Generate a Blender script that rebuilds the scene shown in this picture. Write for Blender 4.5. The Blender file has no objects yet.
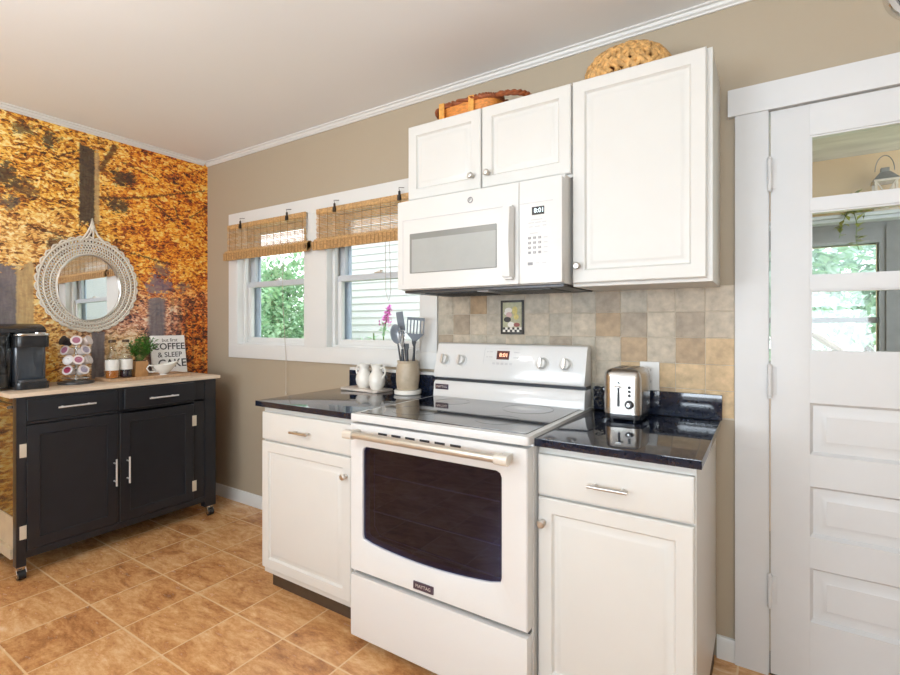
import bpy, bmesh, math, random
from mathutils import Vector, Matrix, noise
C = bpy.context.scene.collection
PI = math.pi
random.seed(7)

# ------------------------------------------------------------------ materials
MATS = {}
class NT:
    """tiny node-expression helper"""
    def __init__(s, m):
        s.m = m; s.t = m.node_tree; s.n = s.t.nodes; s.l = s.t.links
    def node(s, typ, **kw):
        n = s.n.new(typ)
        for k, v in kw.items(): setattr(n, k, v)
        return n
    def put(s, sock, v):
        if isinstance(v, bpy.types.NodeSocket): s.l.new(v, sock)
        else: sock.default_value = v
    def m_(s, op, a, b=0.0, c=None):
        n = s.node('ShaderNodeMath', operation=op)
        s.put(n.inputs[0], a); s.put(n.inputs[1], b)
        if c is not None: s.put(n.inputs[2], c)
        return n.outputs[0]
    def add(s, a, b): return s.m_('ADD', a, b)
    def sub(s, a, b): return s.m_('SUBTRACT', a, b)
    def mul(s, a, b): return s.m_('MULTIPLY', a, b)
    def step(s, x, e0, e1, o0=0.0, o1=1.0):
        n = s.node('ShaderNodeMapRange', interpolation_type='SMOOTHSTEP')
        s.put(n.inputs[0], x); s.put(n.inputs[1], e0); s.put(n.inputs[2], e1); s.put(n.inputs[3], o0); s.put(n.inputs[4], o1)
        return n.outputs[0]
    def mix(s, f, a, b, bt='MIX'):
        n = s.node('ShaderNodeMix', data_type='RGBA', blend_type=bt)
        s.put(n.inputs[0], f)
        for i, v in ((6, a), (7, b)):
            if isinstance(v, bpy.types.NodeSocket): s.l.new(v, n.inputs[i])
            else: n.inputs[i].default_value = (*v, 1)
        return n.outputs[2]
    def xyz(s):
        c = s.node('ShaderNodeTexCoord'); x = s.node('ShaderNodeSeparateXYZ'); s.l.new(c.outputs['Object'], x.inputs[0])
        return c.outputs['Object'], x.outputs[0], x.outputs[1], x.outputs[2]
    def comb(s, x, y, z):
        n = s.node('ShaderNodeCombineXYZ'); s.put(n.inputs[0], x); s.put(n.inputs[1], y); s.put(n.inputs[2], z); return n.outputs[0]
    def scale(s, v, sc, rot=(0, 0, 0)):
        n = s.node('ShaderNodeMapping'); s.l.new(v, n.inputs[0]); n.inputs['Scale'].default_value = sc; n.inputs['Rotation'].default_value = rot; return n.outputs[0]
    def noise(s, v, sc, det=4, rough=.55, dist=0):
        n = s.node('ShaderNodeTexNoise'); s.l.new(v, n.inputs['Vector']); n.inputs['Scale'].default_value = sc
        n.inputs['Detail'].default_value = det; n.inputs['Roughness'].default_value = rough; n.inputs['Distortion'].default_value = dist
        return n.outputs[0]
    def voro(s, v, sc):
        n = s.node('ShaderNodeTexVoronoi'); s.l.new(v, n.inputs['Vector']); n.inputs['Scale'].default_value = sc
        return n
    def ramp(s, f, stops, interp='LINEAR'):
        n = s.node('ShaderNodeValToRGB'); n.color_ramp.interpolation = interp
        e = n.color_ramp.elements
        while len(e) < len(stops): e.new(0.5)
        for i, (p, c) in enumerate(stops): e[i].position = p; e[i].color = (*c, 1)
        s.put(n.inputs[0], f); return n.outputs[0]
    def bump(s, h, strength=.2, dist=.002):
        n = s.node('ShaderNodeBump'); s.put(n.inputs['Height'], h); n.inputs['Strength'].default_value = strength; n.inputs['Distance'].default_value = dist
        return n.outputs[0]

def base(name):
    m = bpy.data.materials.new(name); m.use_nodes = True
    b = m.node_tree.nodes['Principled BSDF']; MATS[name] = m
    return m, b, NT(m)

def mat(name, col, rough=.5, metal=0, var=0.0, vscale=20, bump=0.0, bscale=120, spec=.5, coat=0, emit=None, es=0, trans=0, stretch=(1, 1, 1)):
    m, b, n = base(name)
    b.inputs['Base Color'].default_value = (*col, 1); b.inputs['Roughness'].default_value = rough; b.inputs['Metallic'].default_value = metal
    b.inputs['Specular IOR Level'].default_value = spec; b.inputs['Coat Weight'].default_value = coat; b.inputs['Coat Roughness'].default_value = .05
    if emit: b.inputs['Emission Color'].default_value = (*emit, 1); b.inputs['Emission Strength'].default_value = es
    o, x, y, z = n.xyz(); o = n.scale(o, stretch)
    if var:
        f = n.noise(o, vscale, 5)
        c = n.ramp(f, [(.25, tuple(max(0, k * (1 - var)) for k in col)), (.75, tuple(min(1, k * (1 + var)) for k in col))])
        n.l.new(c, b.inputs['Base Color'])
    if bump:
        n.l.new(n.bump(n.noise(o, bscale, 3), bump), b.inputs['Normal'])
    return m

WHITE_CAB = mat('cabinet_white', (.66, .65, .62), .38, var=.015, vscale=6)
TRIM_W = mat('trim_white', (.70, .70, .685), .42, var=.015, vscale=5)
DOOR_W = mat('door_white', (.66, .665, .67), .4, var=.02, vscale=8)
ENAMEL = mat('white_enamel', (.71, .71, .705), .22, coat=.4, var=.01, vscale=4)
PLASTIC_W = mat('white_plastic', (.68, .675, .655), .32, var=.01, vscale=5)
GREYBTN = mat('grey_print', (.28, .28, .29), .5, var=.05)
LIGHTPRINT = mat('pale_print', (.55, .55, .56), .5, var=.05)
NICKEL = mat('brushed_nickel', (.62, .6, .57), .28, 1, var=.06, vscale=90, stretch=(1, 12, 12))
CHROME = mat('chrome', (.80, .80, .79), .16, 1, var=.02)
STEEL = mat('toaster_steel', (.50, .48, .45), .27, 1, var=.05, vscale=40, stretch=(14, 14, 1))
COUNTER = mat('black_counter', (.010, .014, .028), .06, var=.35, vscale=60, coat=.15)
BLACKGLASS = mat('black_glass', (.008, .008, .012), .05, var=.2, vscale=3, coat=.5)
BLACKP = mat('black_plastic', (.018, .019, .022), .25, var=.15)
DARKM = mat('dark_metal', (.09, .09, .095), .4, .6, var=.2, vscale=40)
CARTP = mat('cart_charcoal_paint', (.0125, .0145, .020), .33, var=.14, vscale=14, bump=.04, bscale=60)
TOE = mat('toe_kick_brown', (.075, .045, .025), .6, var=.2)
CERAMIC = mat('white_ceramic', (.80, .77, .71), .18, coat=.5, var=.02)
STONEWARE = mat('beige_stoneware', (.50, .41, .30), .38, var=.12, vscale=30)
RED_DISP = mat('display_brown', (.10, .02, .012), .15, var=.1)
DIGITS = mat('lit_digits', (1, .5, .35), .5, emit=(1, .42, .25), es=2.0)
DIGITS_W = mat('pale_digits', (.7, .9, 1), .5, emit=(.8, .95, 1), es=1.2)
PLUM = mat('plum_plate', (.085, .06, .085), .3, .3, var=.1)
SILVERTXT = mat('silver_letters', (.66, .64, .62), .35, .5, var=.03)
LEAF = mat('green_leaf', (.075, .25, .03), .5, var=.5, vscale=30)
STEMM = mat('stem_green', (.12, .2, .05), .6, var=.2)
VINE = mat('vine_leaf', (.25, .28, .05), .6, var=.3)
SOILM = mat('soil', (.05, .03, .02), .9, var=.3)
POTWOOD = mat('pot_wood', (.48, .25, .10), .5, var=.2, vscale=18, stretch=(4, 4, 1))
TRAYWOOD = mat('tray_wood', (.50, .32, .19), .45, var=.2, vscale=14, stretch=(1, 6, 1))
INK = mat('dark_lettering', (.06, .06, .065), .6, var=.05)
SIGNW = mat('sign_white', (.90, .89, .88), .5, var=.04, vscale=25, stretch=(1, 1, 6))
ROPE = mat('macrame_cotton', (.70, .64, .55), .85, var=.12, vscale=90, bump=.3, bscale=300)
BAMBOO = mat('bamboo_slats', (.52, .31, .13), .55, var=.42, vscale=34, stretch=(2, 1, 3))
THREAD = mat('blind_thread', (.34, .19, .08), .8, var=.1)
CORDM = mat('blind_cord', (.47, .42, .36), .8, var=.05)
CLIPM = mat('clip_black', (.02, .017, .015), .4, var=.1)
MIRRORM = mat('mirror_silver', (.9, .91, .92), .01, 1, var=.005)
CAPSULE = mat('pod_white', (.72, .66, .64), .4, var=.05)
FOIL = mat('pod_foil', (.70, .64, .63), .35, .2, var=.1)
LID_P = mat('pod_lid_plum', (.34, .12, .19), .35, var=.25, vscale=90)
LID_R = mat('pod_lid_red', (.30, .035, .08), .35, var=.3, vscale=90)
LID_K = mat('pod_lid_black', (.015, .012, .018), .3, var=.3, vscale=90)
LID_W = mat('pod_lid_white', (.74, .72, .72), .35, var=.08, vscale=90)
LID_G = mat('pod_lid_grey', (.30, .26, .34), .35, var=.3, vscale=90)
SYRUP_A = mat('amber_syrup', (.42, .13, .02), .12, coat=.5, var=.15)
SYRUP_D = mat('dark_syrup', (.02, .015, .03), .12, coat=.5, var=.15)
PAPER = mat('paper_label', (.76, .74, .70), .6, var=.05, vscale=50)
CAPBR = mat('bottle_cap', (.10, .06, .035), .4, .4, var=.1)
MARBLE = mat('marble_board', (.62, .55, .49), .35, var=.2, vscale=16)
UTGREY = mat('utensil_grey', (.12, .14, .17), .4, var=.12)
UTBLACK = mat('utensil_black', (.018, .022, .03), .35, var=.12)
UTSTEEL = mat('utensil_steel', (.55, .55, .56), .3, 1, var=.05)
BASK_O = mat('orange_wicker', (.62, .22, .035), .6, var=.4, vscale=60, stretch=(1, 1, 3))
BASK_D = mat('russet_wicker', (.26, .065, .015), .6, var=.4, vscale=70)
BASK_T = mat('hyacinth_straw', (.60, .34, .12), .65, var=.62, vscale=55)
HINGE_C = mat('hinge_plate', (.72, .66, .55), .4, .3, var=.05)
BRASSW = mat('painted_hinge', (.64, .64, .64), .4, 0, var=.05)
GREYWOOD = mat('grey_paint', (.23, .24, .25), .5, var=.08)
LEDGE = mat('ledge_pale_blue', (.58, .63, .68), .5, var=.06)
PORCHTAN = mat('porch_tan_paint', (.66, .49, .29), .7, var=.07, vscale=3)
PORCHCEIL = mat('porch_ceiling_board', (.60, .585, .52), .7, var=.22, vscale=4, stretch=(.6, 3, 3))
WOODTAN = mat('weathered_rail', (.35, .27, .20), .7, var=.2)
RUSTIC = mat('whitewashed_lantern', (.60, .54, .46), .7, var=.15, vscale=40)
GALV = mat('lantern_metal', (.20, .20, .20), .5, .6, var=.2)
LAWN = mat('lawn_grass', (.42, .58, .24), .9, var=.3, vscale=5)
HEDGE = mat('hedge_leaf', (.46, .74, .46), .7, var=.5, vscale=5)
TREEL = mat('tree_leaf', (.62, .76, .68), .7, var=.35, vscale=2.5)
BARK = mat('bark', (.12, .08, .06), .9, var=.3)
SIDING = mat('white_siding', (.60, .605, .61), .6, var=.02)
PINK = mat('pink_blossom', (.78, .17, .60), .6, var=.2)
ROOFM = mat('grey_roof', (.30, .31, .33), .8, var=.2)
BLUEGREY = mat('screen_frame_grey', (.52, .60, .70), .5, var=.05)
LAMPGLASS = None
GASKET = mat('dark_gap', (.03, .035, .045), .5, var=.1)
MWSCREEN = mat('microwave_screen', (.36, .37, .355), .4, var=.03, coat=0)
MWSHADE = mat('microwave_screen_bezel', (.23, .235, .22), .3, var=.03)
CHEF_BG = mat('picture_sage', (.42, .41, .26), .4, var=.25, vscale=60)
SKINP = mat('picture_skin', (.62, .42, .40), .4, var=.1)
YEL = mat('picture_yellow', (.60, .50, .16), .4, var=.3, vscale=90)
REDP = mat('picture_red', (.25, .06, .05), .4, var=.1)
OVENCAV = mat('oven_cavity', (.060, .045, .075), .5, var=.2)

def glassmat(name, tint, gloss=.10, rough=.02, gcol=(1, 1, 1)):
    m, b, n = base(name); n.n.remove(b)
    t = n.node('ShaderNodeBsdfTransparent'); t.inputs[0].default_value = (*tint, 1)
    g = n.node('ShaderNodeBsdfGlossy'); g.inputs['Roughness'].default_value = rough; g.inputs[0].default_value = (*gcol, 1)
    fr = n.node('ShaderNodeFresnel'); fr.inputs[0].default_value = 1.45
    ge = n.node('ShaderNodeNewGeometry'); f = n.mul(n.m_('MINIMUM', n.mul(fr.outputs[0], gloss * 10), 1.0), n.sub(1.0, ge.outputs['Backfacing']))
    mx = n.node('ShaderNodeMixShader'); n.l.new(f, mx.inputs[0]); n.l.new(t.outputs[0], mx.inputs[1]); n.l.new(g.outputs[0], mx.inputs[2])
    n.l.new(mx.outputs[0], n.n['Material Output'].inputs[0]); return m
GLASS = glassmat('window_glass', (.95, .97, .97), .1)
OVENGLASS = glassmat('oven_glass', (.30, .27, .42), .30, .02, (.42, .50, 1))
LAMPGLASS = glassmat('lamp_glass', (.97, .96, .94), .05, .1)
CLEAR = glassmat('clear_bottle_glass', (.90, .91, .88), .16)
TANKGLASS = glassmat('smoked_tank', (.30, .34, .38), .18, .08)

def wood_top():
    m, b, n = base('whitewashed_butcher_block'); o, x, y, z = n.xyz()
    st = n.m_('FLOOR', n.mul(x, 16.0)); w = n.node('ShaderNodeTexWhiteNoise', noise_dimensions='1D'); n.l.new(st, w.inputs['W'])
    f = n.add(n.mul(n.noise(n.scale(o, (30, 2.2, 30)), 1.6, 5), .6), n.mul(w.outputs[0], .35))
    n.l.new(n.ramp(f, [(.2, (.56, .41, .29)), (.7, (.74, .62, .49))]), b.inputs['Base Color']); b.inputs['Roughness'].default_value = .45
    return m
WOODTOP = wood_top()

def wall_paint():
    m, b, n = base('taupe_wall_paint'); o, x, y, z = n.xyz()
    n.l.new(n.ramp(n.noise(o, 1.6, 3), [(.2, (.40, .332, .242)), (.8, (.415, .347, .257))]), b.inputs['Base Color'])
    b.inputs['Roughness'].default_value = .6; n.l.new(n.bump(n.noise(o, 220, 2), .05), b.inputs['Normal']); return m
WALL = wall_paint()
CEIL = mat('ceiling_paint', (.84, .86, .875), .8, var=.01, vscale=1.2, bump=.03, bscale=180)

def floor_mat():
    m, b, n = base('slate_look_floor_tile'); o, x, y, z = n.xyz()
    u = n.m_('DIVIDE', n.sub(x, .0755), .3125); v = n.m_('DIVIDE', n.add(y, .2), .3205)
    iu, iv = n.m_('FLOOR', u), n.m_('FLOOR', v); fu, fv = n.m_('FRACT', u), n.m_('FRACT', v)
    e = n.m_('MINIMUM', n.m_('MINIMUM', fu, n.sub(1.0, fu)), n.m_('MINIMUM', fv, n.sub(1.0, fv)))
    tilem = n.step(n.add(e, n.mul(n.sub(n.noise(o, 40, 2), .5), .008)), .007, .016)
    w = n.node('ShaderNodeTexWhiteNoise', noise_dimensions='2D'); n.l.new(n.comb(iu, iv, 0.0), w.inputs['Vector'])
    sh = n.comb(n.add(x, n.mul(w.outputs[0], 9.0)), n.add(y, n.mul(w.outputs[0], 5.0)), 0.0)
    f1 = n.noise(n.scale(sh, (.7, 1.5, 1), (0, 0, .5)), 5.5, 8, .66, 1.2)
    f2 = n.noise(n.scale(sh, (.6, 1.6, 1), (0, 0, .4)), 22, 6, .7)
    f3 = n.noise(n.scale(sh, (.8, 1.5, 1), (0, 0, .5)), 70, 4, .7)
    f = n.add(n.add(n.add(n.mul(f1, .52), n.mul(f2, .34)), n.mul(f3, .14)), n.mul(n.sub(w.outputs[0], .5), .05))
    f = n.add(n.mul(n.sub(f, .5), 1.4), .51)
    c = n.ramp(f, [(.28, (.23, .10, .048)), (.42, (.49, .225, .085)), (.52, (.64, .335, .135)), (.62, (.75, .45, .22)), (.78, (.85, .65, .45))])
    c = n.mix(tilem, (.76, .52, .29), c)
    n.l.new(c, b.inputs['Base Color'])
    n.l.new(n.ramp(f2, [(.3, (.30,) * 3), (.7, (.17,) * 3)]), b.inputs['Roughness']); b.inputs['Specular IOR Level'].default_value = .5
    h = n.add(n.mul(tilem, .6), n.mul(f2, .5)); n.l.new(n.bump(h, .22, .003), b.inputs['Normal']); return m
FLOORM = floor_mat()

def mural_mat():
    """wallpaper print of an autumn wood"""
    m, b, n = base('autumn_wood_wallpaper'); o, x, y0, z0 = n.xyz()
    yz = n.comb(y0, z0, 0.0)
    wob = n.sub(n.noise(yz, 9, 4, .6), .5); wob2 = n.sub(n.noise(n.scale(yz, (1, 1, 1), (.3, .9, 0)), 11, 4, .6), .5)
    fine = n.sub(n.noise(yz, 45, 3, .6), .5)
    y = n.add(y0, n.mul(fine, .045)); z = n.add(z0, n.mul(n.sub(n.noise(n.scale(yz, (1.3, 1, 1)), 52, 3, .6), .5), .045))
    yb = n.add(n.add(y0, n.mul(wob, .14)), n.mul(fine, .07)); zb = n.add(n.add(z0, n.mul(wob2, .14)), n.mul(fine, .05))
    # leaves: tilted, stretched little cells plus streaks of noise
    lv = n.comb(n.add(y0, n.mul(wob, .06)), n.add(z0, n.mul(wob2, .06)), 0.0)
    v1 = n.voro(n.scale(lv, (1.0, 1.9, 1), (0, 0, .42)), 36); v2 = n.voro(n.scale(lv, (1.0, 1.8, 1), (0, 0, .3)), 72)
    s1 = n.node('ShaderNodeSeparateColor'); n.l.new(v1.outputs['Color'], s1.inputs[0])
    s2 = n.node('ShaderNodeSeparateColor'); n.l.new(v2.outputs['Color'], s2.inputs[0])
    big = n.noise(n.scale(yz, (1, 1.5, 1), (0, 0, .35)), 5.5, 6, .62, .4)
    med = n.noise(n.scale(yz, (1, 1.9, 1), (0, 0, .45)), 30, 6, .74, 0)
    leaf = n.add(n.add(n.mul(s1.outputs[0], .25), n.mul(s2.outputs[1], .27)), n.add(n.mul(big, .52), n.mul(med, .34)))
    leaf = n.add(n.mul(n.sub(leaf, .69), 1.35), .515)
    gold = n.ramp(leaf, [(.20, (.05, .018, .008)), (.33, (.27, .07, .010)), (.44, (.60, .21, .022)), (.53, (.84, .40, .045)), (.64, (.93, .59, .11)), (.80, (.97, .80, .36))])
    orange = n.ramp(leaf, [(.22, (.06, .014, .008)), (.36, (.36, .055, .010)), (.47, (.68, .17, .016)), (.57, (.86, .32, .024)), (.68, (.92, .48, .05)), (.84, (.95, .70, .22))])
    rose = n.ramp(leaf, [(.24, (.045, .03, .04)), (.36, (.20, .075, .06)), (.47, (.48, .17, .09)), (.60, (.70, .34, .20)), (.74, (.82, .55, .38)), (.9, (.88, .72, .55))])
    red = n.ramp(n.add(leaf, .0), [(.26, (.03, .010, .006)), (.38, (.20, .036, .010)), (.48, (.58, .11, .012)), (.60, (.82, .24, .026)), (.78, (.92, .48, .09))])
    pale = n.ramp(leaf, [(.22, (.18, .08, .03)), (.40, (.62, .34, .12)), (.56, (.84, .60, .30)), (.75, (.92, .80, .58))])
    def box(yA, yB, zA, zB, s=.02, Y=None, Z=None):
        Y = Y or y; Z = Z or z
        a = n.mul(n.step(Y, yA - s, yA + s), n.step(Y, yB - s, yB + s, 1.0, 0.0)); c = n.mul(n.step(Z, zA - s, zA + s), n.step(Z, zB - s, zB + s, 1.0, 0.0))
        return n.mul(a, c)
    def line(yA, zA, yB, zB, w):
        dy, dz = yB - yA, zB - zA; L = math.hypot(dy, dz); dy /= L; dz /= L
        ry, rz = n.sub(y, yA), n.sub(z, zA)
        t = n.add(n.mul(ry, dy), n.mul(rz, dz)); d = n.m_('ABSOLUTE', n.sub(n.mul(ry, dz), n.mul(rz, dy)))
        return n.mul(n.step(d, w * .55, w * 1.3, 1.0, 0.0), n.mul(n.step(t, -.01, .01), n.step(t, L - .01, L + .01, 1.0, 0.0)))
    c = n.mix(n.step(n.add(y0, n.mul(wob, .5)), -.78, -.42), gold, orange)
    c = n.mix(n.mul(n.step(n.add(z0, n.mul(wob2, .4)), 1.30, 1.62, 1.0, 0.0), n.step(n.add(y0, n.mul(wob, .3)), -.98, -.80)), c, rose)
    c = n.mix(n.mul(n.step(z0, 1.30, 1.65, 1.0, 0.0), n.step(n.add(y0, n.mul(wob, .15)), -.27, -.15)), c, red)
    c = n.mix(n.mul(box(-1.7, -.86, 1.15, 1.92, .12, yb, zb), .35), c, pale)
    c = n.mix(n.mul(box(-.9, -.45, .9, 1.22, .06, yb, zb), .8), c, pale)
    # gaps between the crowns, trunks and twigs of the print
    slate, dark = (.12, .11, .12), (.045, .028, .022)
    def blot(a, bb, d, e, col, k):
        return n.mix(n.mul(n.step(n.add(box(a, bb, d, e, .05, yb, zb), n.mul(n.sub(med, .5), 3.0)), .50, .78), k), c, col)
    gap = n.mul(n.step(big, .36, .41, 1.0, 0.0), n.step(med, .40, .58, 1.0, 0.0))
    c = n.mix(n.mul(gap, .75), c, dark)
    for (a, bb, d, e, col, k) in [(-1.25, -1.15, 2.06, 2.18, dark, .9), (-1.17, -1.07, 2.03, 2.10, (.12, .06, .03), .8), (-1.21, -1.13, 1.95, 2.00, (.07, .06, .06), .85), (-1.02, -.96, 2.34, 2.42, dark, .9), (-1.14, -1.07, 2.38, 2.44, dark, .8),
        (-.64, -.53, 2.22, 2.29, dark, .9), (-.67, -.57, 2.04, 2.10, dark, .9), (-.99, -.90, 1.72, 1.79, dark, .75), (-.43, -.29, 1.52, 1.59, (.17, .13, .18), .85), (-.38, -.30, 1.63, 1.69, (.12, .09, .11), .75), (-.22, -.15, 1.53, 1.58, (.10, .07, .09), .7)]:
        c = blot(a - .02, bb + .02, d - .02, e + .02, col, k)
    def tr(a, bb, d, e, col, k=.95, s=.006):
        m1 = n.mul(n.step(n.add(y0, n.mul(fine, .02)), a - s, a + s), n.step(n.add(y0, n.mul(fine, .02)), bb - s, bb + s, 1.0, 0.0))
        m2 = n.step(n.add(n.mul(n.step(zb, d - .06, d + .06), n.step(zb, e - .06, e + .06, 1.0, 0.0)), n.mul(n.sub(med, .5), 2.0)), .40, .56)
        return n.mix(n.mul(n.mul(m1, m2), k), c, col)
    bark = n.ramp(n.noise(n.scale(yz, (6, .8, 1)), 14, 4), [(.3, (.028, .020, .020)), (.7, (.085, .060, .045))])
    slb = n.ramp(n.noise(n.scale(yz, (5, .8, 1)), 10, 4), [(.3, (.105, .098, .11)), (.7, (.20, .18, .20))])
    tanb = n.ramp(n.noise(n.scale(yz, (6, .7, 1)), 12, 4), [(.3, (.36, .24, .12)), (.7, (.60, .42, .20))])
    c = tr(-.755, -.725, 1.93, 2.38, tanb, .8); c = tr(-.835, -.752, 1.90, 2.385, bark)
    c = tr(-.81, -.765, 1.72, 1.86, bark, .9)
    c = tr(-1.36, -1.13, 1.0, 1.60, slb); c = tr(-1.14, -1.06, 1.05, 1.62, tanb, .9)
    c = tr(-.77, -.695, .90, 1.235, slb); c = tr(-.69, -.655, .90, 1.20, tanb, .6)
    c = tr(-.43, -.315, .92, 1.475, slb, .9, .02)
    for a, w in ((-.265, .022), (-.215, .030), (-.165, .022), (-.115, .018), (-.035, .02)):
        c = n.mix(n.mul(box(a - w / 2, a + w / 2, .9, 1.47, .007, n.add(y0, n.mul(fine, .03))), n.step(med, .36, .60, .9, .15)), c, (.045, .026, .024))
    for L in [(-.722, 2.27, -.63, 2.46, .017), (-.72, 2.09, -.45, 2.155, .007), (-.45, 2.155, -.02, 2.30, .007), (-.14, 2.07, 0, 2.18, .006), (-.96, 2.285, -.83, 2.37, .005), (-.62, 1.78, -.28, 1.71, .006), (-.42, 2.15, -.2, 1.98, .004), (-.6, 2.36, -.35, 2.30, .004), (-.25, 2.14, -.22, 2.05, .004), (-1.1, 1.86, -.85, 1.80, .006)]:
        c = n.mix(n.mul(line(*L), .85), c, (.085, .030, .015))
    n.l.new(c, b.inputs['Base Color']); b.inputs['Roughness'].default_value = .42
    return m
MURAL = mural_mat()

# tumbled stone tile tones; gold stands in for warm light on the backsplash
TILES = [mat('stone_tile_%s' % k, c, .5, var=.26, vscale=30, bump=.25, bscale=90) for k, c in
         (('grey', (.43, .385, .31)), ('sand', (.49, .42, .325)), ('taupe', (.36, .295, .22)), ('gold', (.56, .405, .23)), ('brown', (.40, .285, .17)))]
GROUT = mat('tile_grout', (.52, .46, .37), .8, var=.08)

# ------------------------------------------------------------------ mesh helpers
class MB:
    def __init__(s): s.bm = bmesh.new(); s.mi = 0
    def _fin(s, fs):
        for f in fs: f.material_index = s.mi
    def box(s, x0, x1, y0, y1, z0, z1, bev=0, seg=2):
        t = bmesh.new(); bmesh.ops.create_cube(t, size=1)
        for v in t.verts:
            v.co = Vector(((x0 + x1) / 2 + v.co.x * (x1 - x0), (y0 + y1) / 2 + v.co.y * (y1 - y0), (z0 + z1) / 2 + v.co.z * (z1 - z0)))
        if bev: bmesh.ops.bevel(t, geom=t.edges[:], offset=bev, segments=seg, profile=.7, affect='EDGES')
        s.merge(t); return s
    def merge(s, t, M=None):
        if M is not None: bmesh.ops.transform(t, matrix=M, verts=t.verts)
        mp = {}
        for v in t.verts: mp[v] = s.bm.verts.new(v.co)
        for f in t.faces:
            try: g = s.bm.faces.new([mp[v] for v in f.verts]); g.material_index = s.mi
            except ValueError: pass
        t.free()
    def rbox(s, x0, x1, y0, y1, z0, z1, r, axis='z', seg=6, bev=0):
        """box with corners rounded round one axis"""
        R = {'z': (x0, x1, y0, y1, z0, z1), 'y': (x0, x1, z0, z1, y0, y1), 'x': (y0, y1, z0, z1, x0, x1)}[axis]
        a0, a1, b0, b1, c0, c1 = R; P = []
        for cx, cy, st in ((a1 - r, b1 - r, 0), (a0 + r, b1 - r, PI / 2), (a0 + r, b0 + r, PI), (a1 - r, b0 + r, 1.5 * PI)):
            for k in range(seg + 1):
                a = st + PI / 2 * k / seg; P.append((cx + r * math.cos(a), cy + r * math.sin(a)))
        s.prism(P, c0, c1, axis, bev); return s
    def prism(s, P, c0, c1, axis='z', bev=0):
        t = bmesh.new()
        f = {'z': lambda a, b, c: (a, b, c), 'y': lambda a, b, c: (a, c, b), 'x': lambda a, b, c: (c, a, b)}[axis]
        lo = [t.verts.new(f(a, b, c0)) for a, b in P]; hi = [t.verts.new(f(a, b, c1)) for a, b in P]; n = len(P)
        t.faces.new(lo); t.faces.new(hi)
        for i in range(n): t.faces.new((lo[i], lo[(i + 1) % n], hi[(i + 1) % n], hi[i]))
        bmesh.ops.recalc_face_normals(t, faces=t.faces)
        if bev:
            E = [e for e in t.edges if abs(e.calc_face_angle(0)) > .8]
            bmesh.ops.bevel(t, geom=E, offset=bev, segments=2, profile=.7, affect='EDGES')
        s.merge(t); return s
    def lathe(s, prof, c, seg=28, M=None, cap=True):
        t = bmesh.new(); rings = []
        for r, z in prof:
            if r < 1e-5: rings.append([t.verts.new((0, 0, z))])
            else: rings.append([t.verts.new((r * math.cos(2 * PI * k / seg), r * math.sin(2 * PI * k / seg), z)) for k in range(seg)])
        for A, B in zip(rings, rings[1:]):
            for k in range(seg):
                j = (k + 1) % seg
                if len(A) == 1 and len(B) == 1: continue
                if len(A) == 1: t.faces.new((A[0], B[k], B[j]))
                elif len(B) == 1: t.faces.new((A[k], A[j], B[0]))
                else: t.faces.new((A[k], A[j], B[j], B[k]))
        if cap:
            for R in (rings[0], rings[-1]):
                if len(R) > 1: t.faces.new(R)
        bmesh.ops.recalc_face_normals(t, faces=t.faces)
        s.merge(t, Matrix.Translation(c) @ (M or Matrix.Identity(4))); return s
    def cyl(s, p, q, r, r2=None, seg=16):
        p, q = Vector(p), Vector(q); d = q - p
        M = d.to_track_quat('Z', 'Y').to_matrix().to_4x4()
        return s.lathe([(r, 0), (r if r2 is None else r2, d.length)], p, seg, M)
    def tube(s, pts, r, seg=8, closed=False, rad=None):
        pts = [Vector(p) for p in pts]; n = len(pts); t = bmesh.new(); rings = []; up = None
        for i, p in enumerate(pts):
            a = pts[(i - 1) % n] if (closed or i > 0) else p; b = pts[(i + 1) % n] if (closed or i < n - 1) else p
            d = (b - a).normalized()
            if up is None: up = d.orthogonal().normalized()
            up = (up - d * up.dot(d)); up = up.normalized() if up.length > 1e-6 else d.orthogonal().normalized()
            w = d.cross(up); R = rad[i] if rad else r
            rings.append([t.verts.new(p + (up * math.cos(2 * PI * k / seg) + w * math.sin(2 * PI * k / seg)) * R) for k in range(seg)])
        for i in range(n if closed else n - 1):
            A, B = rings[i], rings[(i + 1) % n]
            for k in range(seg): t.faces.new((A[k], A[(k + 1) % seg], B[(k + 1) % seg], B[k]))
        if not closed: t.faces.new(rings[0]); t.faces.new(rings[-1])
        bmesh.ops.recalc_face_normals(t, faces=t.faces); s.merge(t); return s
    def ball(s, c, r, sc=(1, 1, 1), sub=2):
        t = bmesh.new(); bmesh.ops.create_icosphere(t, subdivisions=sub, radius=r)
        for v in t.verts: v.co = Vector((c[0] + v.co.x * sc[0], c[1] + v.co.y * sc[1], c[2] + v.co.z * sc[2]))
        s.merge(t); return s
    def panel(s, o, u, v, nrm, W, H, T, rings, back=True):
        """slab W x H whose front carries concentric (inset, depth) steps"""
        o, u, v, nrm = map(Vector, (o, u, v, nrm)); t = bmesh.new(); loops = []
        def loop(i, d): return [t.verts.new(o + u * a + v * b + nrm * d) for a, b in ((i, i), (W - i, i), (W - i, H - i), (i, H - i))]
        loops.append(loop(0, -T))
        for i, d in rings: loops.append(loop(i, d))
        for A, B in zip(loops, loops[1:]):
            for k in range(4): t.faces.new((A[k], A[(k + 1) % 4], B[(k + 1) % 4], B[k]))
        t.faces.new(loops[-1]); t.faces.new(loops[0])
        bmesh.ops.recalc_face_normals(t, faces=t.faces); s.merge(t); return s
    def quad(s, *p):
        f = s.bm.faces.new([s.bm.verts.new(q) for q in p]); f.material_index = s.mi; return s
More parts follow.
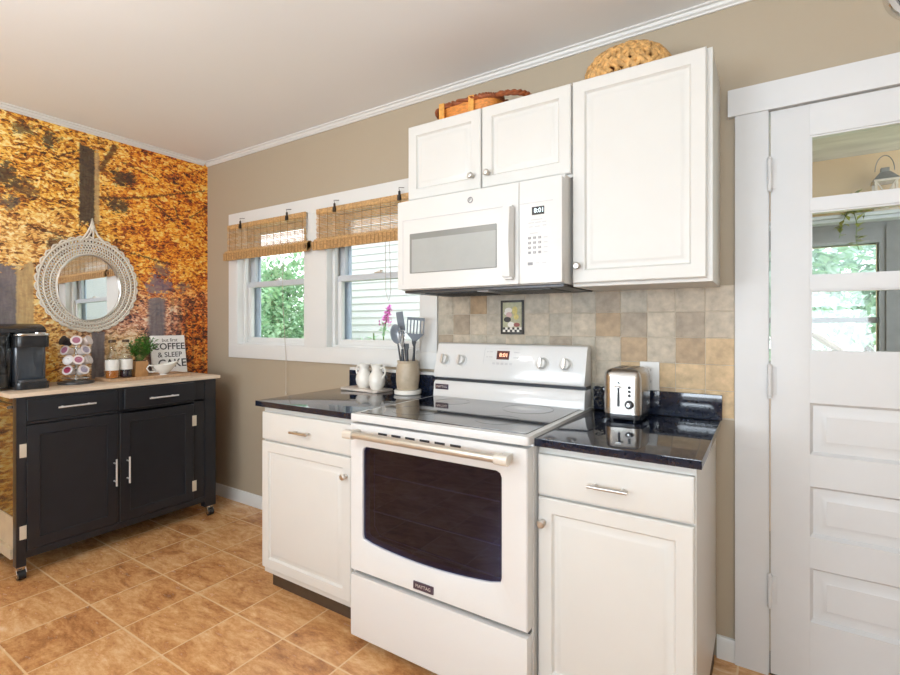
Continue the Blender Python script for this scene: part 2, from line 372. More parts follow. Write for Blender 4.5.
    def leaf(s, p, d, up, L, W, bend=.25):
        p, d = Vector(p), Vector(d).normalized(); w = d.cross(Vector(up))
        w = w.normalized() if w.length > 1e-4 else d.orthogonal().normalized(); u = w.cross(d)
        V = [s.bm.verts.new(x) for x in (p, p + d * L * .45 + w * W / 2 + u * L * bend * .3, p + d * L - u * L * bend * .3, p + d * L * .45 - w * W / 2 + u * L * bend * .3)]
        f = s.bm.faces.new(V); f.material_index = s.mi
    def text(s, txt, size, M, depth=.0006, align='CENTER', bold=0.0):
        cu = bpy.data.curves.new('lettering', 'FONT'); cu.body = txt; cu.size = size; cu.extrude = depth; cu.align_x = align; cu.align_y = 'CENTER'; cu.resolution_u = 3; cu.offset = bold
        ob = bpy.data.objects.new('lettering', cu); C.objects.link(ob)
        dg = bpy.context.evaluated_depsgraph_get(); me = bpy.data.meshes.new_from_object(ob.evaluated_get(dg))
        t = bmesh.new(); t.from_mesh(me); s.merge(t, M)
        bpy.data.objects.remove(ob); bpy.data.curves.remove(cu); bpy.data.meshes.remove(me); return s
    def build(s, name, mats, parent=None, origin=None, ang=35, label=None, kind=None, recalc=True):
        if not isinstance(mats, (list, tuple)): mats = [mats]
        if recalc: bmesh.ops.recalc_face_normals(s.bm, faces=s.bm.faces)
        if parent is not None:
            w = Vector((0, 0, 0)); q = parent
            while q: w += q.location; q = q.parent
            own = Vector(origin) if origin else Vector((0, 0, 0))
            if origin: own = own - w
            off = w + own
        else:
            own = Vector(origin or (0, 0, 0)); off = own
        for v in s.bm.verts: v.co -= off
        me = bpy.data.meshes.new(name); s.bm.to_mesh(me); s.bm.free()
        for m in mats: me.materials.append(m)
        me.polygons.foreach_set('use_smooth', [True] * len(me.polygons)); me.set_sharp_from_angle(angle=math.radians(ang))
        o = bpy.data.objects.new(name, me); C.objects.link(o); o.location = own
        if parent is not None: o.parent = parent
        if label: o['label'] = label
        if kind: o['kind'] = kind
        return o

def thing(name, label, cat, loc=(0, 0, 0), group=None):
    o = bpy.data.objects.new(name, None); o.empty_display_size = .05; C.objects.link(o); o.location = loc
    o['label'] = label; o['category'] = cat
    if group: o['group'] = group
    return o
def tag(o, label, cat, group=None):
    o['label'] = label; o['category'] = cat
    if group: o['group'] = group
    return o
def struct(o, label=None, cat=None):
    o['kind'] = 'structure'
    if label: o['label'] = label
    if cat: o['category'] = cat
    return o

def front_text(x, y, z, rz=0, tilt=0):  # text standing upright, facing -y
    return Matrix.Translation((x, y, z)) @ Matrix.Rotation(rz, 4, 'Z') @ Matrix.Rotation(PI / 2 + tilt, 4, 'X')

# ------------------------------------------------------------------ room shell
H = 2.516; XR = 5.0; YB = -4.3
def wall_y(y, th, x0, x1, z0, z1, holes):
    """wall in plane y, thickness th away from the room, rectangular holes (x0,x1,z0,z1)"""
    b = MB(); xs = sorted({x0, x1, *[h[0] for h in holes], *[h[1] for h in holes]}); zs = sorted({z0, z1, *[h[2] for h in holes], *[h[3] for h in holes]})
    ins = lambda a, c: any(h[0] < a < h[1] and h[2] < c < h[3] for h in holes)
    for i in range(len(xs) - 1):
        for j in range(len(zs) - 1):
            a, c, d, e = xs[i], xs[i + 1], zs[j], zs[j + 1]
            if ins((a + c) / 2, (d + e) / 2): continue
            for yy in (y, y + th): b.quad((a, yy, d), (c, yy, d), (c, yy, e), (a, yy, e))
    for (a, c, d, e) in holes + [(x0, x1, z0, z1)]:
        b.quad((a, y, d), (a, y + th, d), (a, y + th, e), (a, y, e)); b.quad((c, y, d), (c, y + th, d), (c, y + th, e), (c, y, e))
        b.quad((a, y, d), (c, y, d), (c, y + th, d), (a, y + th, d)); b.quad((a, y, e), (c, y, e), (c, y + th, e), (a, y + th, e))
    bmesh.ops.remove_doubles(b.bm, verts=b.bm.verts, dist=1e-5)
    return b
W1 = (.395, 1.125, 1.125, 1.990); W2 = (1.308, 2.044, 1.125, 1.990); DR = (3.608, 4.432, 0.0, 2.058)
struct(wall_y(0, .13, 0, XR, 0, H, [W1, W2, DR]).build('wall_back', WALL), 'taupe painted kitchen wall with two windows and a door', 'wall')
struct(MB().box(-.12, 0, YB, .13, 0, H).build('wall_left', MURAL), 'wall papered with a golden autumn forest photo mural', 'wall')
RW = (1.0, 2.5, .75, 2.15);  # window openings added in the unseen wall to let light in
struct(wall_y(YB, -.13, 0, XR, 0, H, [RW, (3.1, 4.5, .75, 2.15)]).build('wall_front', WALL), 'taupe wall behind the viewer', 'wall')
struct(MB().box(XR, XR + .12, YB, .13, 0, H).build('wall_right', WALL), 'taupe wall on the right side of the kitchen', 'wall')
struct(MB().box(-.12, XR + .12, YB - .13, .13, -.08, 0).build('floor', FLOORM), 'glossy rust-brown slate-look tile floor', 'floor')
struct(MB().box(-.12, XR + .12, YB - .13, .13, H, H + .08).build('ceiling', CEIL), 'plain off-white ceiling', 'ceiling')

def crown(along, a0, a1):
    P = [(0, 0), (.008, 0), (.010, .006), (.018, .011), (.022, .021), (.032, .024), (.032, .030), (0, .030)]
    b = MB()
    if along == 'x': b.prism([(-p, H - .030 + q) for p, q in P], a0, a1, 'x')
    else: b.prism([(p, H - .030 + q) for p, q in P], a0, a1, 'y')
    return b
c = crown('x', 0, XR); struct(c.build('trim_1', TRIM_W), 'white crown moulding along the taupe wall', 'moulding')
# prism axis y maps (a,b,c)->(a,c,b)
struct(crown('y', YB, -.032).build('trim_2', TRIM_W), 'white crown moulding above the forest mural', 'moulding')
def baseb(x0, x1, y): return MB().prism([(0 + y, 0), (y - .013, 0), (y - .013, .07), (y - .008, .082), (y, .085)], x0, x1, 'x')
struct(baseb(.0, 1.558, 0).build('baseboard_back', TRIM_W), 'white baseboard between the charcoal cart and left base cabinet', 'baseboard')
struct(baseb(3.442, 3.503, 0).build('baseboard_back_right', TRIM_W), 'short white baseboard between right base cabinet and door casing', 'baseboard')
struct(MB().prism([(0, 0), (.013, 0), (.013, .07), (.008, .082), (0, .085)], YB, -.013, 'y').build('baseboard_left', TRIM_W), 'white baseboard below the mural', 'baseboard')

# ------------------------------------------------------------------ kitchen windows
cas = MB()
cas.box(.305, 2.148, -.021, -.001, 1.985, 2.079, .002)
cas.box(.305, 2.148, -.021, -.001, 1.041, 1.130, .002)
for a, c2 in ((.305, .400), (1.120, 1.312), (2.040, 2.148)): cas.box(a, c2, -.0205, -.001, 1.130, 1.985, .001)
struct(cas.build('trim_3', TRIM_W), 'flat white casing framing both kitchen windows', 'window casing')
SASH_SHADE = mat('sash_backlit_grey', (.52, .55, .58), .45, var=.03)  # grey paints in the backlit shade of upper sash and rail
def window(name, W, label):
    x0, x1, z0, z1 = W; root = struct(thing(name, label, 'window', (x0, 0, z0)))
    f = MB()  # jamb liner
    f.box(x0 + .001, x0 + .012, -.018, .129, z0 + .001, z1 - .001); f.box(x1 - .012, x1 - .001, -.018, .129, z0 + .001, z1 - .001)
    f.box(x0 + .012, x1 - .012, -.018, .129, z0 + .001, z0 + .013); f.box(x0 + .012, x1 - .012, -.018, .129, z1 - .013, z1 - .001)
    f.box(x0 + .012, x0 + .034, .030, .055, z0 + .013, z1 - .013, .002); f.box(x1 - .034, x1 - .012, .030, .055, z0 + .013, z1 - .013, .002)
    f.box(x0 + .034, x1 - .034, .030, .055, z0 + .013, z0 + .026, .002)
    f.build('window_frame', TRIM_W, root)
    zm = 1.565
    def sash(nm, za, zb, ya, m, rb, rt):
        s_ = MB(); a, c3 = x0 + .013, x1 - .013
        s_.box(a, a + .05, ya, ya + .03, za, zb, .003); s_.box(c3 - .05, c3, ya, ya + .03, za, zb, .003)
        s_.box(a + .05, c3 - .05, ya, ya + .03, za, za + rb, .003); s_.box(a + .05, c3 - .05, ya, ya + .03, zb - rt, zb, .003)
        so = s_.build(nm, m, root)
        MB().box(a + .046, c3 - .046, ya + .013, ya + .017, za + rb - .004, zb - rt + .004).build('pane', GLASS, so)
        return so
    ls = sash('lower_sash', z0 + .015, zm + .018, .056, TRIM_W, .045, .036)
    sash('upper_sash', zm - .018, z1 - .015, .089, SASH_SHADE, .036, .045)
    MB().box(x0 + .0135, x1 - .0135, .0545, .0560, zm - .018, zm + .0185).build('meeting_rail_shade', SASH_SHADE, ls)  # thin facing, backlit shade painted grey over the lower sash rail
    xm = (x0 + x1) / 2
    MB().box(xm - .03, xm + .03, .052, .082, zm + .0185, zm + .026, .002).cyl((xm, .066, zm + .026), (xm, .066, zm + .034), .011).box(xm - .004, xm + .028, .060, .070, zm + .030, zm + .037, .002).build('sash_lock', NICKEL, ls)
    sc = MB()
    for a, c3 in ((x0 + .013, x0 + .083), (x1 - .083, x1 - .013)): sc.box(a, c3, .121, .128, z0 + .014, z1 - .014)
    sc.build('screen_frame', BLUEGREY, root)
    return root
window('window_1', W1, 'left double-hung window looking out on green shrubs')
window('window_2', W2, 'right double-hung window looking out on white siding')

def blind(x0, x1, label, cordx, zb=1.735, loop=False):
    root = thing('bamboo_blind', label, 'blind', ((x0 + x1) / 2, -.03, zb), 'bamboo blinds on the kitchen windows')
    yb = -.040; z1 = 1.993
    s_ = MB(); s_.box(x0, x1, yb - .004, yb + .004, 1.962, z1, .002)
    z = 1.958; k = 0
    while z > 1.775:
        r = .0023 + .0004 * math.sin(k * 2.3); dx = .003 * math.sin(k * 1.7)
        if 1: s_.box(x0 + dx, x1 + dx, yb - .0022, yb + .0022, z - r, z + r)
        z -= .0086 + .0014 * math.sin(k * 1.13); k += 1
    s_.build('slats', BAMBOO, root)
    f = MB()
    for k in range(4):
        f.rbox(x0 - .004, x1 + .040, yb - .030 + .004 * k, yb - .018 + .010 * k, zb + .008 * k, zb + .052 + .006 * k, .005, 'x', 3)
    for k in range(9): f.cyl((x0 - .004, yb - .031, zb + .006 + .0055 * k), (x1 + .040, yb - .031, zb + .006 + .0055 * k), .0022, seg=6)
    f.build('folded_hem', BAMBOO, root)
    t = MB(); n = 12
    for k in range(n):
        xx = x0 + .03 + (x1 - x0 - .06) * k / (n - 1); t.box(xx - .0012, xx + .0012, yb - .0045, yb - .0025, 1.785, z1)
    for k in range(30):
        xx = x0 + .01 + (x1 - x0 + .01) * k / 29; t.box(xx - .0018, xx + .0018, yb - .0345, yb - .0325, zb + .004, zb + .052)
    t.build('threads', THREAD, root)
    for xx in (x0 + .167, x0 + .665):
        c_ = MB(); c_.box(xx - .010, xx + .010, yb - .018, yb - .006, 1.955, 1.985, .004); c_.box(xx - .006, xx + .006, yb - .014, yb - .006, 1.985, 2.008, .003)
        c_.tube([(xx, yb - .008, 2.006), (xx - .002, yb - .012, 2.026), (xx + .012, -.0235, 2.030)], .0018, 6)
        c_.build('clip', CLIPM, root)
    c_ = MB()
    if loop:
        c_.tube([(cordx - .026, -.058, 1.735), (cordx - .022, -.058, 1.46), (cordx - .002, -.058, 1.405), (cordx + .014, -.058, 1.46), (cordx + .004, -.058, 1.735)], .0018, 6)
    else:
        c_.tube([(cordx, -.060, 1.735), (cordx, -.055, 1.4), (cordx - .002, -.030, 1.05), (cordx - .006, -.028, .835)], .0018, 6)
        c_.lathe([(.001, 0), (.006, .004), (.005, .025), (.001, .03)], (cordx - .006, -.028, .812), 10)
    c_.build('pull_cord', CORDM, root)
    c_ = MB(); c_.ball((x1 + .030, yb - .040, zb + .03), .012, (1, .7, 1.2)); c_.build('cord_knot', THREAD, root)
    return root
blind(.321, 1.158, 'woven bamboo blind half raised on the left window', .955)
blind(1.254, 2.091, 'woven bamboo blind half raised on the window beside microwave', 1.852, loop=True)

# ------------------------------------------------------------------ porch door
st = MB()
st.box(3.503, 3.609, -.020, -.001, 0, 2.059, .002); st.box(4.432, 4.538, -.020, -.001, 0, 2.059, .002); st.box(3.480, 4.560, -.026, -.001, 2.059, 2.160, .002)
struct(st.build('trim_4', DOOR_W), 'flat white casing around the porch door', 'door casing')
jb = MB(); jb.box(3.6085, 3.612, -.001, .129, 0, 2.057); jb.box(4.4285, 4.432, -.001, .129, 0, 2.057); jb.box(3.612, 4.4285, -.001, .129, 2.0545, 2.0575); 
struct(jb.build('trim_5', DOOR_W), 'white jamb of the porch door', 'door jamb')
dr = struct(thing('door_1', 'white porch door with three glass panes over three panels', 'door', (3.615, .02, .008)))
dx0, dx1, dz0, dz1 = 3.615, 4.426, .008, 2.052; gx0, gx1 = 3.731, 4.310; yf, yb_ = -.012, .030
b = MB(); BV = .0015
b.box(dx0, gx0, yf, yb_, dz0, dz1, BV); b.box(gx1, dx1, yf, yb_, dz0, dz1, BV)
rails = [(dz0, .232), (.422, .531), (.710, .820), (1.003, 1.182), (1.399, 1.448), (1.676, 1.718), (1.943, dz1)]
for a, c2 in rails: b.box(gx0, gx1, yf, yb_, a, c2)
# moulded edges round the panes
for a, c2 in ((1.182, 1.399), (1.448, 1.676), (1.718, 1.943)):
    b.box(gx0, gx0 + .007, yf + .006, yb_ - .006, a, c2); b.box(gx1 - .007, gx1, yf + .006, yb_ - .006, a, c2)
    b.box(gx0 + .007, gx1 - .007, yf + .006, yb_ - .006, a, a + .006); b.box(gx0 + .007, gx1 - .007, yf + .006, yb_ - .006, c2 - .006, c2)
b.build('door_frame', DOOR_W, dr)
for a, c2 in ((.232, .422), (.531, .710), (.820, 1.003)):
    MB().panel((gx0, 0, a), (1, 0, 0), (0, 0, 1), (0, -1, 0), gx1 - gx0, c2 - a, .02, [(0, .0115), (.010, -.004), (.030, -.004), (.046, .003), (.048, .0045)]).build('panel', DOOR_W, dr)
for a, c2 in ((1.182, 1.399), (1.448, 1.676), (1.718, 1.943)):
    MB().box(gx0 + .002, gx1 - .002, .006, .010, a + .002, c2 - .002).build('pane', GLASS, dr)
for zc in (1.822, 1.072, .315):
    h = MB(); h.cyl((3.6125, -.030, zc - .052), (3.6125, -.030, zc + .052), .0075, seg=12)
    for k in (-1, 1): h.ball((3.6125, -.030, zc + k * .057), .008, (1, 1, .9))
    for k in range(1, 5): h.cyl((3.6125, -.030, zc - .052 + k * .021 - .001), (3.6125, -.030, zc - .052 + k * .021 + .001), .0083, seg=12)
    h.box(3.6155, 3.634, -.0155, -.0125, zc - .050, zc + .050, .001); h.box(3.6155, 3.621, -.031, -.0125, zc - .050, zc + .050, .001)
    h.build('hinge', BRASSW, dr)
kb = MB(); kb.lathe([(.026, 0), (.026, .006), (.011, .010), (.011, .035), (.024, .045), (.026, .058), (.015, .066), (0, .067)], (4.372, -.0125, 1.02), 24, Matrix.Rotation(PI / 2, 4, 'X')); kb.build('door_knob', NICKEL, dr)
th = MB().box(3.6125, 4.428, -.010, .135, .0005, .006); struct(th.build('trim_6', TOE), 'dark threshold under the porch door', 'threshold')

# ------------------------------------------------------------------ stone tile backsplash
bs = MB(); bs.mi = 0
bs.box(2.149, 3.502, -.0093, -.001, .915, 1.428)
cols = [2.149, 2.243, 2.344, 2.441, 2.543, 2.646, 2.766, 2.874, 2.978, 3.084, 3.191, 3.297, 3.403, 3.501]
rows = [.915, .921, 1.024, 1.123, 1.226, 1.329, 1.428]
tone = {5: [0, 1, 4, 0, 0, 0, 1, 0, 2, 0, 1, 1, 1], 4: [0, 2, 1, 0, 0, 1, 0, 1, 4, 2, 1, 2, 1], 3: [2, 1, 0, 0, 1, 0, 2, 0, 1, 4, 1, 4, 3], 2: [0, 1, 0, 1, 0, 2, 0, 1, 1, 3, 3, 3, 3], 1: [0, 1, 2, 0, 1, 0, 1, 0, 0, 3, 4, 3, 3], 0: [0] * 13}  # gold entries at lower right paint in the warm light there
rt = random.Random(3)
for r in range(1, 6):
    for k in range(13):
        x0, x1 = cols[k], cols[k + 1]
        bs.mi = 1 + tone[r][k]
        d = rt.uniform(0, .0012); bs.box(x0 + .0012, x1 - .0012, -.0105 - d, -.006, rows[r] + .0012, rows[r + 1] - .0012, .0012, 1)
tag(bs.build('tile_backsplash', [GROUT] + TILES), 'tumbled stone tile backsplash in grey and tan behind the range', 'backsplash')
# small framed chef tile
pc = thing('picture_tile', 'small black-framed picture tile of a chef on the stone backsplash', 'picture', (2.581, -.012, 1.313))
b = MB(); x0, x1, z0, z1 = 2.521, 2.641, 1.232, 1.394
for a, c2, d, e in ((x0, x0 + .010, z0, z1), (x1 - .010, x1, z0, z1), (x0 + .010, x1 - .010, z0, z0 + .010), (x0 + .010, x1 - .010, z1 - .010, z1)): b.box(a, c2, -.020, -.0122, d, e, .001)
b.build('frame', CLIPM, pc)
b = MB(); b.mi = 0; b.box(x0 + .010, x1 - .010, -.0165, -.0125, z0 + .010, z1 - .010)
def disc(m, cx, cz, rx, rz, y=-.0178):
    b.mi = m; P = [(cx + rx * math.cos(2 * PI * k / 16), cz + rz * math.sin(2 * PI * k / 16)) for k in range(16)]; b.prism(P, y, -.0160, 'y')
disc(1, 2.562, 1.346, .020, .013, -.0177); disc(1, 2.551, 1.333, .012, .009, -.0178); disc(2, 2.565, 1.325, .016, .013, -.0179); disc(3, 2.556, 1.302, .019, .013, -.0180); disc(4, 2.595, 1.345, .014, .020, -.0176); disc(4, 2.602, 1.315, .013, .014, -.0177); disc(1, 2.575, 1.278, .018, .013, -.0176); disc(5, 2.605, 1.277, .016, .010, -.0177)
for r_ in range(2):
    for k in range(8):
        b.mi = 3 if (k + r_) % 2 else 1; b.box(2.5325 + k * .0122, 2.5325 + (k + 1) * .0122, -.0172, -.016, 1.2425 + r_ * .011, 1.2535 + r_ * .011)
b.build('picture', [CHEF_BG, CERAMIC, SKINP, CLIPM, YEL, REDP], pc)
op = thing('outlet', 'white wall outlet plate on the tile behind the toaster', 'outlet', (3.200, -.013, 1.068))
MB().box(3.163, 3.238, -.019, -.0125, 1.010, 1.126, .003).build('cover_plate', PLASTIC_W, op)
for zc in (1.045, 1.092):
    b = MB(); b.rbox(3.184, 3.217, -.0215, -.0192, zc - .015, zc + .015, .008, 'y'); b.mi = 1
    b.box(3.192, 3.1945, -.0220, -.021, zc - .004, zc + .006); b.box(3.205, 3.2075, -.0220, -.021, zc - .004, zc + .006); b.build('socket', [PLASTIC_W, GREYBTN], op)

# ------------------------------------------------------------------ base cabinets and counters
DOOR_R = [(.0, -.004), (.004, 0), (.046, 0), (.048, -.004), (.053, -.0095), (.060, -.0095), (.074, -.002), (.080, -.001)]
DRAW_R = [(.0, -.004), (.004, -.001), (.008, 0)]
def knob(x, y, z, parent, r=.0135):
    b = MB(); b.lathe([(.010, 0), (.009, .003), (.0055, .006), (.0055, .014), (.010, .017), (r, .021), (r, .025), (r * .7, .029), (0, .030)], (x, y, z), 20, Matrix.Rotation(PI / 2, 4, 'X')); b.build('knob', NICKEL, parent)
def bar_handle(x0, x1, y, z, parent):
    b = MB(); yy = y - .030
    b.tube([(x0, yy, z), (x1, yy, z)], .0055, 12)
    for xx in (x0 + .018, x1 - .018): b.cyl((xx, y, z), (xx, yy, z), .0045)
    b.build('handle', NICKEL, parent)
def base_cab(x0, x1, dxa, dxb, label, knobx):
    root = thing('base_cabinet', label, 'cabinet', ((x0 + x1) / 2, -.3, 0))
    yf = -.639
    b = MB(); b.box(x0, x1, yf, -.016, .085, .8865, .001); b.build('carcass', WHITE_CAB, root)
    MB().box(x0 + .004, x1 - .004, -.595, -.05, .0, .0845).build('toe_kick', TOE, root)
    d = MB().panel((dxa, yf - .021, .118), (1, 0, 0), (0, 0, 1), (0, -1, 0), dxb - dxa, .722 - .118, .020, DOOR_R).build('door', WHITE_CAB, root)
    knob(knobx, yf - .0215, .644, d)
    r = MB().panel((dxa, yf - .021, .731), (1, 0, 0), (0, 0, 1), (0, -1, 0), dxb - dxa, .860 - .731, .020, DRAW_R).build('drawer', WHITE_CAB, root)
    xm = (dxa + dxb) / 2; bar_handle(xm - .058, xm + .058, yf - .0215, .793, r)
    return root
base_cab(1.560, 2.198, 1.566, 2.150, 'white base cabinet left of the range, under the pitchers', 2.124)
base_cab(2.9765, 3.440, 2.981, 3.436, 'white base cabinet right of the range, under the toaster', 2.999)
def counter(x0, x1, label, sx0, sx1):
    root = thing('countertop', label, 'countertop', ((x0 + x1) / 2, -.3, .871))
    MB().box(x0, x1, -.679, -.014, .888, .914, .003).build('slab', COUNTER, root)
    MB().box(sx0, sx1, -.034, -.0142, .9145, 1.010, .002).build('upstand', COUNTER, root)
counter(1.541, 2.2045, 'glossy black countertop left of the range holding white pitchers', 1.528, 2.146)
counter(2.9760, 3.457, 'glossy black countertop right of the range holding the toaster', 2.9760, 3.462)
struct(MB().box(1.528, 2.146, -.030, -.001, 1.0105, 1.026, .002).build('trim_7', TRIM_W), 'thin cream ledge above the left black upstand', 'trim')

# ------------------------------------------------------------------ range
rg = thing('electric_range', 'white freestanding electric range with black glass cooktop', 'range', (2.601, -.38, 0))
RX0, RX1 = 2.2060, 2.9745
b = MB(); b.box(RX0 + .003, RX1 - .003, -.674, -.040, .035, .895, .002)
for xx in (RX0 + .04, RX1 - .04):
    for yy in (-.63, -.10): b.cyl((xx, yy, .0), (xx, yy, .036), .018)
b.build('body', ENAMEL, rg)
b = MB(); b.rbox(RX0, RX1, -.722, -.040, .896, .924, .012, 'z', 4, .004); b.build('cooktop_frame', ENAMEL, rg)
b = MB(); b.rbox(RX0 + .022, RX1 - .022, -.688, -.130, .9235, .9265, .01, 'z', 4); ct = b.build('cooktop_glass', BLACKGLASS, rg)
b = MB()
for (cx, cy, r) in ((2.40, -.53, .105), (2.77, -.53, .085), (2.40, -.26, .078), (2.77, -.26, .105)):
    if 1:
        rr = r; b = MB(); b.tube([(cx + rr * math.cos(2 * PI * k / 40), cy + rr * math.sin(2 * PI * k / 40), .9266) for k in range(40)], .0005, 4, True); b.build('burner_ring', DARKM, ct)
# backguard: riser, dark gap, leaning console
b = MB(); b.prism([(-.145, .924), (-.138, .99), (-.128, 1.002), (-.045, 1.002), (-.045, .924)], RX0 + .004, RX1 - .004, 'x', .003); b.build('riser', ENAMEL, rg)
MB().box(RX0 + .006, RX1 - .006, -.112, -.046, 1.0025, 1.015).build('shadow_gap', GASKET, rg)
yc0, zc0, yc1, zc1 = -.138, 1.016, -.098, 1.176
prof = [(yc0 + .012, zc0), (yc0 + .002, zc0 + .004), (yc0, zc0 + .014), (yc1, zc1 - .010), (yc1 + .006, zc1 + .006), (yc1 + .022, zc1 + .012), (-.050, zc1 + .010), (-.044, zc1), (-.044, zc0)]
b = MB(); b.prism(prof, RX0 + .001, RX1 - .006, 'x', .004); cons = b.build('console', ENAMEL, rg)
tilt = math.atan2(yc1 - yc0, zc1 - zc0 - .02)
def on_console(x, z, off=.0): # point and frame on the leaning face
    f = (z - zc0 - .014) / (zc1 - .010 - zc0 - .014); return (x, yc0 + f * (yc1 - yc0) - off, z)
RC = Matrix.Rotation(PI / 2 - tilt, 4, 'X')
for kx in (2.262, 2.357, 2.775, 2.882):
    p = on_console(kx, 1.104, .0005); M = RC
    b = MB(); b.lathe([(.030, 0), (.030, .003), (.024, .005), (.023, .020), (.020, .024), (0, .025)], p, 28, M); kn = b.build('knob', PLASTIC_W, cons)
    t = bmesh.new(); bmesh.ops.create_cube(t, size=1)
    bmesh.ops.transform(t, matrix=Matrix.Translation(p) @ RC @ Matrix.Translation((0, 0, .029)) @ Matrix.Diagonal((.011, .044, .016, 1)), verts=t.verts)
    bmesh.ops.bevel(t, geom=t.edges[:], offset=.003, segments=2, affect='EDGES'); b = MB(); b.merge(t); b.build('knob_grip', NICKEL, kn)
    b = MB()
    for k in range(9):
        a = PI * (.75 + 1.5 * k / 8 - 1.5); 
        q = Matrix.Translation(p) @ RC @ Matrix.Rotation(a, 4, 'Z') @ Matrix.Translation((.037, 0, .0004))
        t = bmesh.new(); bmesh.ops.create_cube(t, size=1); bmesh.ops.transform(t, matrix=q @ Matrix.Diagonal((.005, .0015, .0006, 1)), verts=t.verts); b.merge(t)
    b.build('dial_marks', LIGHTPRINT, kn)
def console_box(b, x0, x1, z0, z1, h):
    p = on_console((x0 + x1) / 2, (z0 + z1) / 2); t = bmesh.new(); bmesh.ops.create_cube(t, size=1)
    bmesh.ops.transform(t, matrix=Matrix.Translation(p) @ RC @ Matrix.Diagonal((x1 - x0, z1 - z0, h, 1)), verts=t.verts); b.merge(t)
b = MB(); console_box(b, 2.480, 2.665, 1.1655, 1.1668, .0016); console_box(b, 2.479, 2.4805, 1.085, 1.1665, .0016); 
for k in range(5): console_box(b, 2.527 + k * .022, 2.541 + k * .022, 1.092, 1.102, .0016)
for zz in (1.150, 1.126):
    console_box(b, 2.492, 2.500, zz - .003, zz + .003, .0016); console_box(b, 2.506, 2.524, zz - .0025, zz + .0025, .0016); console_box(b, 2.632, 2.660, zz - .0025, zz + .0025, .0016)
b.build('panel_print', LIGHTPRINT, cons)
b = MB(); console_box(b, 2.546, 2.610, 1.115, 1.156, .003); dsp = b.build('display', RED_DISP, cons)
p = on_console(2.582, 1.136, .0019); b = MB(); b.text('8:01', .026, Matrix.Translation(p) @ RC); b.build('clock_digits', DIGITS, dsp)
b = MB(); b.box(2.224, 2.298, -.1455, -.1405, .960, .986, .001); npl = b.build('nameplate', PLUM, rg)
b = MB(); b.text('MAYTAG', .015, front_text(2.261, -.1459, .973)); b.build('lettering', SILVERTXT, npl)
# oven door: front skin with a bowed window opening
dz0, dz1, yf = .306, .886, -.718
wx0, wx1, wz0, wz1, rc = 2.272, 2.880, .434, .801, .020
N_ = 14
low = [(wx0 + (wx1 - wx0) * k / N_, wz0 - .024 * (1 - (2 * k / N_ - 1) ** 2)) for k in range(N_ + 1)]
hole = [(wx0, wz0 + rc), (wx0 + .004, wz0 + .004)] + low[1:-1] + [(wx1 - .004, wz0 + .004), (wx1, wz0 + rc), (wx1, wz1 - rc), (wx1 - rc * .3, wz1 - rc * .3), (wx1 - rc, wz1), (wx0 + rc, wz1), (wx0 + rc * .3, wz1 - rc * .3), (wx0, wz1 - rc)]
ex0, ex1 = RX0 + .004, RX1 - .004
OUT = [(ex0, dz0 + .06), (ex0, dz0)] + [(ex0 + (ex1 - ex0) * k / N_, dz0) for k in range(1, N_)] + [(ex1, dz0), (ex1, dz0 + .06), (ex1, dz1 - .06), (ex1, dz1), (ex1 - .06, dz1), (ex0 + .06, dz1), (ex0, dz1), (ex0, dz1 - .06)]
b = MB(); t = b.bm; n_ = len(hole)
def ring(P, y): return [t.verts.new((x, y, z)) for x, z in P]
o0, o1 = ring(OUT, -.675), ring(OUT, yf); h1, h0, hb = ring(hole, yf), ring(hole, yf + .006), ring(hole, -.675)
mx, mz = (ex0 + ex1) / 2, (dz0 + dz1) / 2
o2 = ring([((x - mx) * .990 + mx, (z - mz) * .987 + mz) for x, z in OUT], yf - .004)
h2 = ring([((x - 2.576) * 1.02 + 2.576, (z - .617) * 1.03 + .617) for x, z in hole], yf - .004)
for A, B in ((o0, o1), (o1, o2), (o2, h2), (h2, h1), (h1, h0), (h0, hb), (hb, o0)):
    for k in range(n_): t.faces.new((A[k], A[(k + 1) % n_], B[(k + 1) % n_], B[k]))
od = b.build('oven_door', ENAMEL, rg)
b = MB(); b.prism([((x - 2.576) * .999 + 2.576, (z - .617) * .999 + .617) for x, z in hole], yf + .008, yf + .012, 'y'); b.build('oven_window', OVENGLASS, od)
b = MB(); b.box(wx0 - .02, wx1 + .02, -.6748, -.6742, wz0 - .04, wz1 + .02); b.build('oven_interior', OVENCAV, od)
b = MB()
for z in (.545, .69): b.tube([(wx0 + .03, -.690, z), (wx1 - .02, -.690, z)], .003, 6)
b.tube([(wx0 + .04, -.694, .77), (wx0 + .04, -.694, .49), (wx0 + .07, -.694, .455), (wx1 - .04, -.694, .442)], .002, 6)
b.build('oven_rack', UTSTEEL, od)
for k in range(6):
    xx = 2.356 + k * .0655; b = MB(); b.box(xx, xx + .043, -.7235, -.7222, .857, .865); b.build('door_vent', GASKET, od)
hz, hy = .855, -.771
HCH = mat('handle_champagne', (.60, .56, .49), .3, .7, var=.04); HCR = mat('handle_end_cream', (.68, .64, .57), .35, .2, var=.03)
b = MB(); b.tube([(2.270, hy, hz), (2.896, hy, hz)], .0135, 16); hd = b.build('oven_handle', HCH, od)
for xx in (2.228, 2.884):
    b = MB(); b.rbox(xx, xx + .046, hy - .017, hy + .017, hz - .017, hz + .017, .012, 'x', 5, .002); b.box(xx + .012, xx + .038, hy + .012, -.7226, hz - .012, hz + .012, .003); b.build('handle_end', HCR, hd)
b = MB(); b.box(2.526, 2.614, -.7265, -.7225, .322, .350, .001); lp = b.build('nameplate', PLUM, od)
b = MB(); b.text('MAYTAG', .0165, front_text(2.570, -.7270, .336)); b.build('lettering', SILVERTXT, lp)
b = MB(); b.box(RX0 + .004, RX1 - .004, -.7215, -.676, .045, .288, .006); b.build('storage_drawer', ENAMEL, rg)
